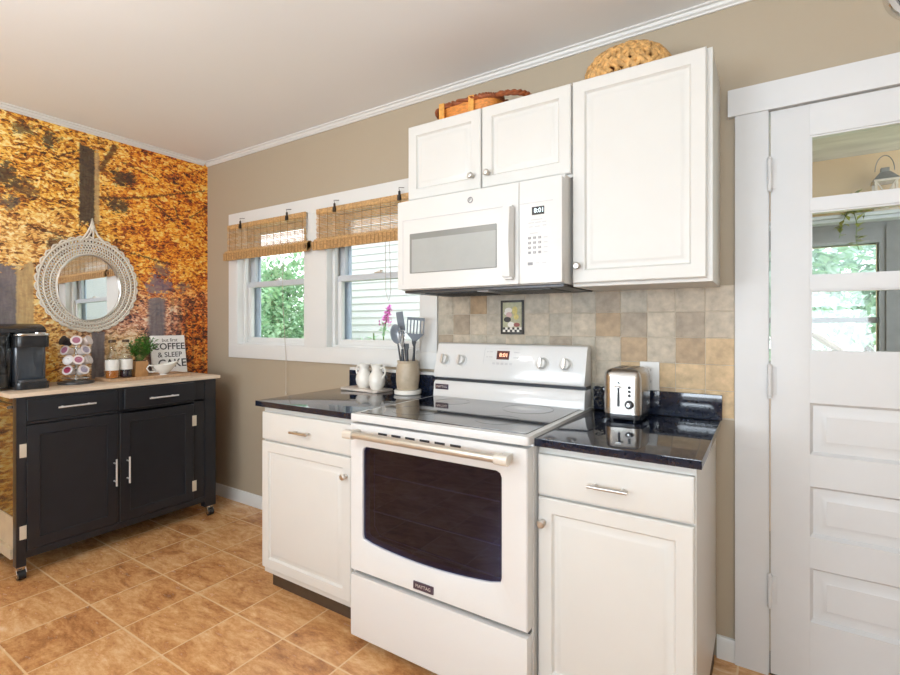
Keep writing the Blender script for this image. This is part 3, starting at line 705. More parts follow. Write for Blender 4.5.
MB().box(RX0 + .008, RX1 - .008, -.694, -.676, .2885, .3055).build('drawer_gap', GASKET, rg)
MB().box(RX0 + .02, RX1 - .02, -.668, -.60, .002, .0345).build('kick_plate', GASKET, rg)

# ------------------------------------------------------------------ microwave
mw = thing('microwave', 'white over-the-range microwave mounted under the wall cabinets', 'microwave', (2.59, -.2, 1.432))
MX0, MX1, MZ0, MZ1 = 2.2065, 2.9745, 1.432, 1.826; my = -.384
MB().box(MX0 + .001, MX1 - .001, my, -.013, MZ0, MZ1 + .012, .002).build('housing', PLASTIC_W, mw)
b = MB(); xs = 2.802; b.rbox(MX0, xs, my - .036, my - .0005, MZ0 + .002, MZ1, .006, 'y', 3, .004); dd = b.build('door', PLASTIC_W, mw)
# recessed frame line, screen
b = MB(); b.box(2.236, 2.733, my - .0375, my - .0362, 1.7385, 1.7415); b.box(2.236, 2.2385, my - .0372, my - .0362, 1.455, 1.7385); b.build('door_groove', LIGHTPRINT, dd)
b = MB(); b.rbox(2.276, 2.708, my - .0378, my - .0362, 1.503, 1.678, .004, 'y', 3); bz = b.build('window_bezel', MWSHADE, dd)
b = MB(); b.rbox(2.288, 2.704, my - .0386, my - .0379, 1.507, 1.652, .003, 'y', 3); b.build('window_screen', MWSCREEN, bz)
# bowed vertical handle
b = MB(); P = []
for k in range(9):
    z = 1.462 + .268 * k / 8; P.append((2.776, my - .064 - .010 * math.sin(PI * k / 8), z))
t = bmesh.new(); rings = []
for (x, y, z) in P: rings.append([t.verts.new((x + a, y + d, z)) for a, d in ((-.034, .016), (-.028, -.008), (.004, -.008), (.012, .022))])
for A, B in zip(rings, rings[1:]):
    for k in range(4): t.faces.new((A[k], A[(k + 1) % 4], B[(k + 1) % 4], B[k]))
t.faces.new(rings[0]); t.faces.new(rings[-1]); b.merge(t)
b.box(2.750, 2.784, my - .060, my - .0362, 1.452, 1.472, .003); b.box(2.750, 2.784, my - .060, my - .0362, 1.720, 1.738, .003)
b.build('handle', PLASTIC_W, dd)
b = MB(); b.tube([(2.586 + .0105 * math.cos(2 * PI * k / 24), my - .0368, 1.787 + .0105 * math.sin(2 * PI * k / 24)) for k in range(24)], .0022, 6, True)
b.tube([(2.586 + .004 * math.cos(2 * PI * k / 12), my - .0368, 1.787 + .005 * math.sin(2 * PI * k / 12)) for k in range(9)], .0011, 5); b.build('round_emblem', GREYBTN, dd)
b = MB(); b.rbox(xs + .002, MX1, my - .036, my - .0005, MZ0 + .002, MZ1, .006, 'y', 3, .004); cp = b.build('control_panel', PLASTIC_W, mw)
b = MB(); b.box(2.806, 2.940, my - .0374, my - .0362, 1.738, 1.7405); b.build('panel_groove', LIGHTPRINT, cp)
b = MB(); b.box(2.857, 2.906, my - .0378, my - .0362, 1.692, 1.722); ds = b.build('display', CLIPM, cp)
b = MB(); b.text('8:01', .024, front_text(2.886, my - .0382, 1.707)); b.build('clock_digits', DIGITS_W, ds)
b = MB(); yk = my - .0366
lab = [['1', '2', '3'], ['4', '5', '6'], ['7', '8', '9'], ['', '0', '']]
for r in range(4):
    for k in range(3):
        xx, zz = 2.847 + k * .0205, 1.606 - r * .0185
        b = MB(); b.box(xx - .0055, xx + .0055, my - .0368, my - .0361, zz - .0045, zz + .0045); b.build('key', GREYBTN, cp)
    b = MB(); b.box(2.903, 2.919, my - .0367, my - .0361, 1.603 - r * .0185, 1.607 - r * .0185); b.build('key', LIGHTPRINT, cp)
b = MB(); b.box(2.840, 2.860, my - .0368, my - .0361, 1.503, 1.514); b.build('start_key', GREYBTN, cp)
b = MB()
for r, rowt in enumerate(lab):
    for k, ch in enumerate(rowt):
        if ch: b.text(ch, .008, front_text(2.847 + k * .0205, my - .0372, 1.606 - r * .0185), .0002)
b.build('key_digits', PLASTIC_W, cp)
b = MB()
for (a, c2, z) in ((2.853, 2.899, 1.672), (2.842, 2.866, 1.661), (2.870, 2.892, 1.661), (2.898, 2.914, 1.661), (2.844, 2.860, 1.646), (2.868, 2.888, 1.646), (2.900, 2.914, 1.648), (2.848, 2.880, 1.6215), (2.872, 2.886, 1.508), (2.898, 2.914, 1.508)):
    b = MB(); b.box(a, c2, my - .0367, my - .0361, z, z + .004); b.build('caption_line', LIGHTPRINT, cp)
# underside: dark tray with two filters and pale ribs
b = MB(); b.box(MX0 + .01, MX1 - .008, my + .004, -.016, MZ0 - .012, MZ0 - .0005, .003); un = b.build('underside', DARKM, mw)
for a, c2 in ((2.30, 2.56), (2.66, 2.90)):
    b = MB(); b.box(a, c2, -.34, -.10, MZ0 - .015, MZ0 - .0122, .001)
    for k in range(9): b.box(a + .01 + (c2 - a - .02) * k / 8 - .003, a + .01 + (c2 - a - .02) * k / 8 + .003, -.33, -.11, MZ0 - .0165, MZ0 - .0150)
    b.build('grease_filter', DARKM if a > 2.6 else GASKET, un)
b = MB(); b.box(2.585, 2.635, -.36, -.30, MZ0 - .016, MZ0 - .0122, .001); b.build('cooktop_lamp', LIGHTPRINT, un)

# ------------------------------------------------------------------ wall cabinets
def upper(x0, x1, z0, z1, doors, label, knobs):
    root = thing('wall_cabinet', label, 'cabinet', ((x0 + x1) / 2, -.16, z0))
    MB().box(x0, x1, -.3165, -.0015, z0, z1, .001).build('carcass', WHITE_CAB, root)
    for (a, c2), (kx, kz) in zip(doors, knobs):
        d = MB().panel((a, -.338, z0 + .012), (1, 0, 0), (0, 0, 1), (0, -1, 0), c2 - a, z1 - z0 - .014, .0205, DOOR_R).build('door', WHITE_CAB, root)
        knob(kx, -.3385, kz, d)
    return root
upper(2.200, 2.9805, 1.842, 2.196, [(2.202, 2.588), (2.594, 2.979)], 'short two-door white wall cabinet above the microwave', [(2.549, 1.910), (2.626, 1.910)])
upper(2.9825, 3.453, 1.422, 2.196, [(2.986, 3.437)], 'tall single-door white wall cabinet beside the porch door', [(3.008, 1.497)])
# right stile of the tall cabinet is wider than the door: a thin filler lip
# ------------------------------------------------------------------ baskets on the wall cabinets
bk = thing('wicker_basket', 'orange woven basket with twisted rim and end handles on short wall cabinet', 'basket', (2.47, -.19, 2.196))
b = MB(); n = 72; x0, x1, y0, y1 = 2.325, 2.625, -.285, -.085
def rrect(t, gx=0):
    # point on rounded rectangle, t in 0..1
    w, d, r = (x1 - x0) / 2 + gx, (y1 - y0) / 2 + gx, .045; a = 2 * PI * t; ca, sa = math.cos(a), math.sin(a)
    e = .55; return ((x0 + x1) / 2 + w * math.copysign(abs(ca) ** e, ca), (y0 + y1) / 2 + d * math.copysign(abs(sa) ** e, sa))
rows_ = 11
t = bmesh.new(); G = []
for r in range(rows_ + 1):
    ringv = []
    for k in range(n):
        px_, py_ = rrect(k / n, -.012 + .012 * r / rows_ + (.0035 if (k + r) % 2 else 0)); ringv.append(t.verts.new((px_, py_, 2.197 + .070 * r / rows_)))
    G.append(ringv)
for A, B in zip(G, G[1:]):
    for k in range(n): t.faces.new((A[k], A[(k + 1) % n], B[(k + 1) % n], B[k]))
t.faces.new(G[0]); b.merge(t); b.build('woven_body', BASK_O, bk, ang=60, recalc=False)
b = MB()
for ph in (0, PI):
    P = []
    for k in range(160):
        px_, py_ = rrect(k / 160, .002); a = 2 * PI * k / 160 * 26 + ph; P.append((px_ + .006 * math.cos(a) * .7, py_ + .006 * math.cos(a) * .7, 2.273 + .006 * math.sin(a)))
    b.tube(P, .0075, 6, True)
b.build('twisted_rim', BASK_D, bk)
BANDM = mat('pale_orange_band', (.72, .34, .07), .6, var=.3, vscale=60)
for xx in (2.36, 2.515):
    b = MB(); b.box(xx - .014, xx + .014, y0 - .010, y0 - .002, 2.2, 2.284, .003); b.build('upright_band', BANDM, bk)
for s_ in (-1, 1):
    b = MB(); xe = x1 if s_ > 0 else x0
    for ph in (0, PI):
        P = [(xe + s_ * (.004 + (.112 if s_ > 0 else .03) * math.sin(PI * k / 30)) + .004 * math.cos(k * 1.2 + ph), -.185 - .075 * math.cos(PI * k / 30), 2.272 - .004 * math.sin(PI * k / 30) + .005 * math.sin(k * 1.2 + ph)) for k in range(31)]
        b.tube(P, .009, 7)
    b.build('handle', BASK_D, bk)
hb_ = thing('straw_basket', 'shallow braided straw basket lying upturned on the tall wall cabinet', 'basket', (3.155, -.17, 2.196))
b = MB(); rr = random.Random(5)
b.lathe([(.140, .0), (.138, .03), (.120, .06), (.085, .095), (.05, .108), (0, .110)], (3.150, -.172, 2.1965), 40, Matrix.Diagonal((1, .82, 1, 1))); b.build('lining', BASK_D, hb_)
b = MB()
for k in range(30):
    for sgn in (-1, 1):
        a2 = 2 * PI * (k + (.5 if sgn > 0 else 0)) / 30 + rr.uniform(-.05, .05); ph = rr.uniform(0, 6); w = rr.uniform(.0085, .0125); P = []; W_ = []
        for q in range(15):
            an = (q / 14 * .93) * PI / 2; r_ = .156 * math.cos(an) ** .62 + .006 + .004 * math.sin(q * 1.1 + ph); da = sgn * .16 * math.sin(q * .75 + ph * .3)
            P.append(Vector((3.150 + r_ * math.cos(a2 + da), -.172 + r_ * .86 * math.sin(a2 + da), 2.203 + .130 * math.sin(an)))); W_.append(w * (.72 + .45 * abs(math.sin(q * .62 + ph))) * (1 if q < 12 else .6))
        b.tube(P, w, 6, rad=W_)
for v in b.bm.verts: v.co.z = max(v.co.z, 2.197)
b.build('braids', BASK_T, hb_, ang=70)

# ------------------------------------------------------------------ items on the left counter
bd = tag(MB().prism([(1.585, -.158), (1.60, -.175), (1.860, -.194), (1.874, -.180), (1.874, -.050), (1.62, -.040), (1.60, -.05)], .9145, .926, 'z', .003).build('serving_board', MARBLE, origin=(1.71, -.11, .9145)), 'flat stone serving board under the two white pitchers', 'board')
def pitcher(cx, cy, s_, label, hgt):
    root = thing('pitcher', label, 'pitcher', (cx, cy, .9265), 'white ceramic pitchers on the board')
    k = hgt / .135
    P = [(0, 0), (.030, 0), (.033, .004), (.043, .025), (.047, .048), (.042, .072), (.031, .092), (.026, .108), (.029, .126), (.031, .135), (.028, .134), (.023, .11), (.020, .09), (0, .088)]
    b = MB(); b.lathe([(r, z * k) for r, z in P], (cx, cy, .9265), 32)
    for v in b.bm.verts:  # pull the lip into a spout
        z = (v.co.z - .9265) / k
        if z > .118: v.co.x -= s_ * .016 * (z - .118) / .017 * max(0, (-s_ * (v.co.x - cx)) / .03) * (1 if True else 0)
    b.build('jug', CERAMIC, root)
    b = MB(); Q = [(cx + s_ * .025, cy, .9265 + .116 * k), (cx + s_ * .048, cy, .9265 + .122 * k), (cx + s_ * .060, cy, .9265 + .105 * k), (cx + s_ * .055, cy, .9265 + .082 * k), (cx + s_ * .040, cy, .9265 + .062 * k)]
    b.tube(Q, .0055, 8); b.build('handle', CERAMIC, root)
    return root
pitcher(1.706, -.100, -1, 'white ceramic pitcher with handle pointing left, nearer the window side', .132)
pitcher(1.826, -.128, 1, 'white ceramic pitcher with handle pointing right, next to the utensil crock', .135)
CX, CY = 2.022, -.108
sa = tag(MB().lathe([(0, 0), (.068, 0), (.072, .004), (.072, .020), (.068, .024), (0, .024)], (CX, CY, .9145), 40).build('trivet', CERAMIC, origin=(CX, CY, .9145)), 'round white trivet under the utensil crock', 'trivet')
b = MB(); z0 = .939
b.lathe([(r * .88, z) for r, z in [(0, 0), (.058, 0), (.064, .008), (.070, .05), (.070, .095), (.064, .128), (.060, .136), (.064, .146), (.064, .150), (.056, .150), (.054, .136), (.058, .10), (.058, .02), (0, .016)]], (CX, CY, z0), 40)
cr = tag(b.build('utensil_crock', STONEWARE, origin=(CX, CY, z0)), 'beige stoneware crock full of cooking utensils', 'crock')
def utensil(name, label, base_, top_, hm, headfn, hmat, r=.005):
    root = thing(name, label, 'utensil', base_, 'cooking utensils in the crock')
    bp, tp = Vector(base_), Vector(top_); b = MB(); b.tube([bp, bp.lerp(tp, .5), tp], r, 8, rad=[r * 1.3, r * 1.2, r * .8]); b.build('handle', hm, root)
    d = (tp - bp).normalized(); q = MB(); side = Vector((.89, .45, 0)); side = (side - d * side.dot(d)).normalized(); headfn(q, tp, d, side, side.cross(d)); q.build('head', hmat, root); return root
def flat_head(L, w0, w1, slots=0, th=.003):
    def f(q, p, d, s_, nn):
        def bar(a0, a1, c0, c1):
            V = []
            for zz in (-th / 2, th / 2): V += [p + d * a + s_ * c + nn * zz for a, c in ((c0[1], c0[0]), (c0[1], a0 * 0 + c0[0]))]
        def slab(pts):
            t = bmesh.new(); lo = [t.verts.new(p + d * a + s_ * c - nn * th / 2) for a, c in pts]; hi = [t.verts.new(p + d * a + s_ * c + nn * th / 2) for a, c in pts]; n = len(pts)
            t.faces.new(lo); t.faces.new(hi)
            for i in range(n): t.faces.new((lo[i], lo[(i + 1) % n], hi[(i + 1) % n], hi[i]))
            bmesh.ops.recalc_face_normals(t, faces=t.faces); q.merge(t)
        if not slots: slab([(-.005, -w0), (-.005, w0), (L * .25, w1), (L, w1), (L, -w1), (L * .25, -w1)]); return
        slab([(-.005, -w0), (-.005, w0), (L * .30, w1), (L * .30, -w1)]); slab([(L * .88, -w1), (L * .88, w1), (L, w1), (L, -w1)])
        n = slots + 1
        for k in range(n):
            c = -w1 + (2 * w1) * k / (n - 1) * .94 + w1 * .0; slab([(L * .30, c - .001), (L * .30, c + .0055), (L * .88, c + .0055), (L * .88, c - .001)])
    return f
def spoon_head(L, W):
    def f(q, p, d, s_, nn):
        t = bmesh.new(); bmesh.ops.create_icosphere(t, subdivisions=3, radius=1)
        M = Matrix((( *s_, 0), (*nn, 0), (*d, 0), (0, 0, 0, 1))).transposed()
        for v in t.verts:
            x, y, z = v.co; v.co = Vector((x * W, y * .010 + .014 * (x * x + z * z) - .01, z * L / 2 + L / 2 - .004))
        q.merge(t, Matrix.Translation(p) @ M)
    return f
def whisk_head(L, W):
    def f(q, p, d, s_, nn):
        for k in range(6):
            a = PI * k / 6; e = s_ * math.cos(a) + nn * math.sin(a)
            q.tube([p + d * (L * (1 - math.cos(u * PI)) / 2 if u < .5 else L * (1 - math.cos(u * PI)) / 2) * 1.0 + e * 0 for u in ()] or [p + d * L * math.sin(PI * u / 20) ** .8 + e * W * math.sin(2 * PI * (u / 20 - .0) * .5 + 0) * math.cos(PI * u / 20) * 1.6 for u in range(21)], .0011, 5)
    return f
zb = .985
utensil('ladle_spoon', 'grey basting spoon leaning left in the crock', (CX - .028, CY + .002, zb), (CX - .062, CY - .006, 1.180), UTBLACK, spoon_head(.105, .032), UTGREY)
utensil('flat_turner', 'tall narrow grey spatula standing highest in the crock', (CX - .014, CY + .032, zb), (CX - .064, CY + .040, 1.215), UTBLACK, flat_head(.135, .008, .019), UTGREY)
utensil('slotted_turner', 'black slotted turner leaning right in the crock', (CX + .026, CY + .005, zb), (CX + .046, CY, 1.195), UTBLACK, flat_head(.120, .008, .046, 5), UTGREY, .006)
utensil('whisk', 'wire whisk with dark handle in the middle of the crock', (CX - .006, CY - .026, zb), (CX - .012, CY - .030, 1.150), UTBLACK, whisk_head(.10, .030), UTSTEEL, .008)
utensil('cooking_fork', 'short black-handled server in front of the slotted turner in the crock', (CX + .018, CY - .030, zb), (CX + .022, CY - .034, 1.150), UTBLACK, flat_head(.03, .006, .010), UTBLACK, .008)
utensil('black_scoop', 'black spoon handle behind the whisk in the crock', (CX + .012, CY + .034, zb), (CX + .014, CY + .036, 1.17), UTBLACK, flat_head(.05, .006, .012), UTBLACK, .006)

# ------------------------------------------------------------------ toaster
tx0, tx1, ty0, ty1 = 3.072, 3.214, -.245, -.050
ts = thing('toaster', 'brushed steel two-slice toaster on the right black countertop', 'toaster', (3.143, -.148, .9145))
MB().rbox(tx0 + .004, tx1 - .004, ty0 + .004, ty1 - .004, .920, .940, .03, 'z', 6, .003).build('base', BLACKP, ts)
for xx in (tx0 + .03, tx1 - .03):
    for yy in (ty0 + .03, ty1 - .03): MB().cyl((xx, yy, .9145), (xx, yy, .921), .009).build('foot', BLACKP, ts)
b = MB(); t = bmesh.new(); prof = [(0, .940), (.0, 1.075), (.004, 1.093), (.012, 1.104), (.026, 1.110)]; rings = []
for inset, z in prof:
    r = .034; P = []
    for cx, cy, s0 in ((tx1 - r, ty1 - r, 0), (tx0 + r, ty1 - r, PI / 2), (tx0 + r, ty0 + r, PI), (tx1 - r, ty0 + r, 1.5 * PI)):
        for k in range(7): a = s0 + PI / 2 * k / 6; P.append((cx + (r - inset) * math.cos(a), cy + (r - inset) * math.sin(a)))
    rings.append([t.verts.new((x, y, z)) for x, y in P])
for A, B in zip(rings, rings[1:]):
    for k in range(len(A)): t.faces.new((A[k], A[(k + 1) % len(A)], B[(k + 1) % len(A)], B[k]))
t.faces.new(rings[0]); t.faces.new(rings[-1]); b.merge(t); sh = b.build('shell', STEEL, ts, ang=50)
for xx in (3.120, 3.166): MB().box(xx - .012, xx + .012, ty0 + .035, ty1 - .035, 1.1095, 1.1115, .0005).build('bread_slot', BLACKP, sh)
MB().box(3.128, 3.137, ty0 - .0012, ty0 + .0004, .968, 1.062).build('lever_slot', BLACKP, sh)
b = MB(); b.rbox(3.119, 3.146, ty0 - .020, ty0 - .0013, 1.040, 1.056, .006, 'y', 4, .002); b.build('lever', CHROME, sh)
b = MB(); b.lathe([(.0165, 0), (.0165, .004), (.013, .012), (0, .013)], (3.172, ty0 - .0004, .978), 24, Matrix.Rotation(PI / 2, 4, 'X')); kd = b.build('browning_dial', BLACKP, sh)
b = MB(); b.lathe([(.007, 0), (.007, .0015), (0, .002)], (3.172, ty0 - .0136, .978), 18, Matrix.Rotation(PI / 2, 4, 'X')); b.build('dial_cap', CHROME, kd)
for k in range(3):
    b = MB(); b.lathe([(.0055, 0), (.0055, .003), (0, .0035)], (3.172, ty0 - .0004, 1.012 + k * .015), 14, Matrix.Rotation(PI / 2, 4, 'X')); b.build('button', BLACKP, sh)
b = MB(); P = []
for k in range(60):
    a = k * .42; P.append((3.030 + .015 * math.cos(a), -.135 + .028 * math.sin(a * .5), .925 + .0014 * k + .014 * math.sin(a) + .02))
P = [(3.085, -.052, .935), (3.06, -.045, .93), (3.045, -.07, .95)] + P + [(3.040, -.06, 1.02), (3.05, -.045, 1.01)]
b.tube(P, .0038, 6); b.build('power_cord', BLACKP, ts)

# ------------------------------------------------------------------ kitchen cart
ct = thing('kitchen_cart', 'charcoal rolling kitchen cart with pale wood top against the mural', 'cart', (.25, -.75, 0))
XF = .455  # front face of the frame; doors stand proud to .472
MB().box(.016, .474, -1.298, -.190, .913, .934, .003).build('wood_top', WOODTOP, ct)
b = MB()
for ya, yb2 in ((-1.272, -1.232), (-.298, -.222)):
    for xa, xb in ((.424, .472), (.030, .075)): b.box(xa, xb, ya, yb2, .064, .9125, .002)
b.box(.424, .470, -1.232, -.298, .100, .138, .002); b.box(.424, .468, -1.232, -.298, .898, .9125); b.box(.440, .466, -1.232, -.298, .772, .786, .001)
b.box(.440, .466, -.814, -.786, .138, .898, .001); b.box(.440, .466, -.371, -.298, .138, .898, .001)
b.build('frame', CARTP, ct)
b = MB(); b.box(.030, .045, -1.232, -.298, .10, .9125); b.box(.0752, .4238, -.262, -.247, .10, .9125); b.box(.045, .424, -1.232, -.298, .104, .118); b.box(.075, .424, -1.232, -.298, .766, .771)
b.build('back_and_sides', CARTP, ct)
b = MB(); b.box(.0752, .4238, -1.262, -1.247, .30, .9125); b.build('end_panel', mat('end_panel_gloss', (.05, .034, .022), .16, coat=.8, var=.2), ct)
b = MB(); b.box(.0752, .4238, -1.266, -1.250, .135, .299); b.box(.0752, .4238, -1.282, -1.2665, .100, .150, .001); b.build('end_shelf', mat('end_shelf_wood', (.56, .46, .32), .5, var=.12, vscale=14), ct)
b = MB(); b.tube([(.08, -1.290, .862), (.418, -1.290, .862)], .005, 8); b.box(.080, .092, -1.292, -1.2622, .855, .869); b.box(.406, .418, -1.292, -1.2622, .855, .869); b.build('towel_bar', CHROME, ct)
SATIN = mat('satin_silver', (.72, .72, .72), .35, .55, var=.02)
SH = [(0, -.002), (.002, 0), (.052, 0), (.055, -.006), (.060, -.007)]
def cart_door(ya, yb2, za, zb2, hy):
    d = MB().panel((.4735, ya, za), (0, 1, 0), (0, 0, 1), (1, 0, 0), yb2 - ya, zb2 - za, .016, SH).build('door', CARTP, ct)
    b = MB(); b.tube([(.506, hy, .360), (.506, hy, .512)], .005, 10)
    for z in (.385, .487): b.cyl((.4735, hy, z), (.506, hy, z), .0042)
    b.build('handle', SATIN, d)
    return d
dA = cart_door(-1.230, -.818, .140, .768, -.838); dB = cart_door(-.806, -.374, .140, .762, -.770)
def cart_hinge(y, z, d): MB().box(.4742, .4765, y - .014, y + .014, z - .034, z + .034, .001).build('hinge', HINGE_C, d)
cart_hinge(-1.246, .645, dA); cart_hinge(-1.246, .235, dA); cart_hinge(-.372, .652, dB); cart_hinge(-.372, .228, dB)
def cart_drawer(ya, yb2, za, zb2, out, hz):
    d = MB().panel((.4735 + out, ya, za), (0, 1, 0), (0, 0, 1), (1, 0, 0), yb2 - ya, zb2 - za, .016, [(0, -.002), (.002, 0)]).build('drawer', CARTP, ct)
    if out > .005: MB().box(.40, .4565 + out, ya + .015, yb2 - .015, za + .012, zb2 - .02).build('drawer_box', CARTP, d)
    ym = (ya + yb2) / 2; b = MB(); xx = .505 + out
    b.tube([(xx, ym - .085, hz), (xx, ym + .085, hz)], .005, 10)
    for yy in (ym - .06, ym + .06): b.cyl((.4735 + out, yy, hz), (xx, yy, hz), .0042)
    b.build('handle', SATIN, d)
cart_drawer(-1.230, -.818, .788, .897, .0, .846); cart_drawer(-.790, -.374, .790, .905, .016, .838)
for yy in (-1.252, -.260):
    for xx in (.448, .052):
        b = MB(); b.box(xx - .022, xx + .022, yy - .020, yy + .020, .058, .0635); b.cyl((xx, yy, .046), (xx, yy, .059), .010)
        for s_ in (-1, 1): b.prism([(xx - .016, .057), (xx + .016, .057), (xx + .030, .034), (xx + .020, .020), (xx + .008, .026)], yy + s_ * .019 - .0012, yy + s_ * .019 + .0012, 'y')
        cs = b.build('caster', CHROME, ct)
        b = MB(); b.cyl((xx + .018, yy - .016, .0235), (xx + .018, yy + .016, .0235), .023, seg=24); b.build('wheel', BLACKP, cs)
        b = MB(); b.cyl((xx + .018, yy - .0172, .0235), (xx + .018, yy + .0172, .0235), .012, seg=16); b.build('wheel_hub', CHROME, cs)

# ------------------------------------------------------------------ on the cart
ZT = .9345
km = thing('coffee_maker', 'black single-serve coffee maker with silver band at the left end of cart', 'coffee maker', (.24, -1.17, ZT))
ky0, ky1 = -1.232, -1.088
b = MB(); b.rbox(.09, .335, ky0 - .002, ky1 + .002, ZT, ZT + .038, .03, 'z', 6, .004); b.build('drip_base', BLACKP, km)
FRONT = mat('coffee_maker_front', (.035, .045, .058), .2, coat=.6, var=.1)
b = MB(); b.rbox(.10, .285, ky0, ky1, ZT + .0385, ZT + .30, .025, 'z', 6, .004); b.build('column', FRONT, km)
b = MB(); b.rbox(.10, .335, ky0 - .002, ky1 + .002, ZT + .222, ZT + .283, .035, 'z', 6, .006); hd = b.build('brew_head', BLACKP, km)
b = MB(); b.rbox(.098, .341, ky0 - .004, ky1 + .004, ZT + .2835, ZT + .296, .036, 'z', 6, .005); b.build('silver_band', CHROME, hd)
b = MB(); P = []
for k in range(13): a = PI * k / 12; P.append((.218 - .125 * math.cos(a), ZT + .302 + .046 * math.sin(a)))
b.prism(P, ky0 + .012 - .10, ky1 - .02, 'y', .004); b.build('lid', BLACKP, hd)
b = MB(); b.lathe([(.030, 0), (.030, .004), (.020, .010), (.014, .012), (0, .012)], (.290, (ky0 + ky1) / 2 + .035, ZT + .2965), 20); b.build('handle_button', CHROME, hd)
b = MB(); b.rbox(.287, .331, ky0 + .010, ky1 - .010, ZT + .0385, ZT + .050, .02, 'z', 5, .002); b.build('drip_grid', DARKM, km)
b = MB(); b.rbox(.11, .30, ky0 - .115, ky0 - .006, ZT + .012, ZT + .285, .03, 'z', 6, .004); b.build('water_tank', TANKGLASS, km)
b = MB(); b.rbox(.116, .294, ky0 - .109, ky0 - .012, ZT + .014, ZT + .085, .026, 'z', 6, .003); b.build('tank_water', mat('tank_water_dark', (.04, .05, .055), .1, coat=.4, var=.1), km)
b = MB(); b.rbox(.112, .298, ky0 - .118, ky0 - .004, ZT + .2855, ZT + .305, .03, 'z', 6, .004); b.build('tank_lid', BLACKP, km)

cxp, cyp = .22, -.930
ca = thing('pod_carousel', 'round chrome carousel of coffee pods beside the coffee maker', 'pod rack', (cxp, cyp, ZT))
b = MB(); b.lathe([(0, 0), (.084, 0), (.088, .004), (.088, .012), (.060, .018), (.012, .020), (0, .020)], (cxp, cyp, ZT), 36); b.build('base', DARKM, ca)
b = MB(); b.cyl((cxp, cyp, ZT + .020), (cxp, cyp, ZT + .250), .006); b.ball((cxp, cyp, ZT + .255), .010); b.build('post', CHROME, ca)
PA = math.radians(-19.4)
tiers = [(.232, (-62, 0, 58)), (.176, (-48, 38)), (.120, (-32, 8, 60)), (.062, (-34, 30))]
lids = [('black', LID_K), ('plum', LID_P), ('white', LID_W), ('pink', LID_P), ('grey', LID_G), ('white', LID_W), ('pink', LID_P), ('white', LID_W), ('red', LID_R), ('grey', LID_G)]
lab_pod = ['black-lidded coffee pod at top left of the carousel', 'plum-lidded coffee pod at top middle of the carousel', 'white-lidded coffee pod at top right of the carousel',
  'coffee pod with pink lid in second tier on the left', 'grey-lidded coffee pod in second tier on the right', 'white-lidded coffee pod at left of third tier', 'pink-lidded coffee pod in the middle of third tier', 'white-lidded coffee pod at right of third tier', 'red-lidded coffee pod at bottom left of the carousel', 'grey-lidded coffee pod at bottom right of the carousel']
i = 0
for zc, angs in tiers:
    w = MB(); w.tube([(cxp + .070 * math.cos(2 * PI * k / 36), cyp + .070 * math.sin(2 * PI * k / 36), ZT + zc - .028) for k in range(36)], .0018, 6, True)
    for k in range(3): a = 2 * PI * k / 3 + PA + PI / 3; w.tube([(cxp, cyp, ZT + zc - .028), (cxp + .070 * math.cos(a), cyp + .070 * math.sin(a), ZT + zc - .028)], .0016, 6)
    w.build('wire_ring', CHROME, ca)
    for an in angs:
        a = PA + math.radians(an); d = Vector((math.cos(a), math.sin(a), .42)).normalized(); p0 = Vector((cxp, cyp, ZT + zc)) + d * .032
        p0.z = max(p0.z - .008, ZT + .036)
        M = d.to_track_quat('Z', 'Y').to_matrix().to_4x4(); nm, lm = lids[i]
        root = thing('coffee_pod', lab_pod[i], 'coffee pod', tuple(p0), 'coffee pods on the carousel')
        b = MB(); b.lathe([(0, 0), (.018, 0), (.020, .003), (.025, .042), (.0285, .044), (.0285, .046), (0, .046)], p0, 20, M); b.build('cup', LID_K if nm == 'black' else CAPSULE, root)
        b = MB(); b.lathe([(0, .0462), (.0275, .0462), (.0275, .0470), (0, .0471)], p0, 20, M); b.mi = 1; b.lathe([(0, .0472), (.0185, .0472), (.0185, .0476), (0, .0477)], p0, 20, M); b.build('foil_lid', [LID_K if nm == 'black' else FOIL, lm], root)
        i += 1

def bottle(cx, cy, liquid, lh, label):
    z = ZT + .0135; root = thing('syrup_bottle', label, 'bottle', (cx, cy, z), 'syrup bottles on the cart tray')
    pr = [(0, 0), (.033, 0), (.036, .004), (.036, .116), (.032, .136), (.019, .172), (.0155, .186), (.0155, .211), (.018, .215), (.018, .219)]
    b = MB(); b.lathe(pr, (cx, cy, z), 28, cap=False); b.build('glass', CLEAR, root)
    b = MB(); b.lathe([(0, .003), (.0335, .003), (.0335, lh), (0, lh)], (cx, cy, z), 28); b.build('syrup', liquid, root)
    b = MB(); b.lathe([(.0366, .050), (.0370, .052), (.0370, .112), (.0366, .114)], (cx, cy, z), 28, cap=False); b.build('paper_label', PAPER, root)
    b = MB(); b.lathe([(0, .2195), (.0195, .2195), (.0195, .233), (.017, .236), (0, .236)], (cx, cy, z), 20); b.build('cap', CAPBR, root)
b = MB(); b.box(.13, .335, -.800, -.315, ZT, ZT + .008, .002); 
for a in ((.13, .136, -.800, -.315), (.329, .335, -.800, -.315), (.136, .329, -.800, -.794), (.136, .329, -.321, -.315)): b.box(*a, ZT + .008, ZT + .018)
tag(b.build('serving_tray', TRAYWOOD, origin=(.23, -.56, ZT)), 'long low wooden tray along the back of the cart top', 'tray')
bottle(.232, -.748, SYRUP_A, .070, 'syrup bottle with amber syrup on the tray')
bottle(.222, -.668, SYRUP_D, .118, 'syrup bottle with dark syrup on the tray')
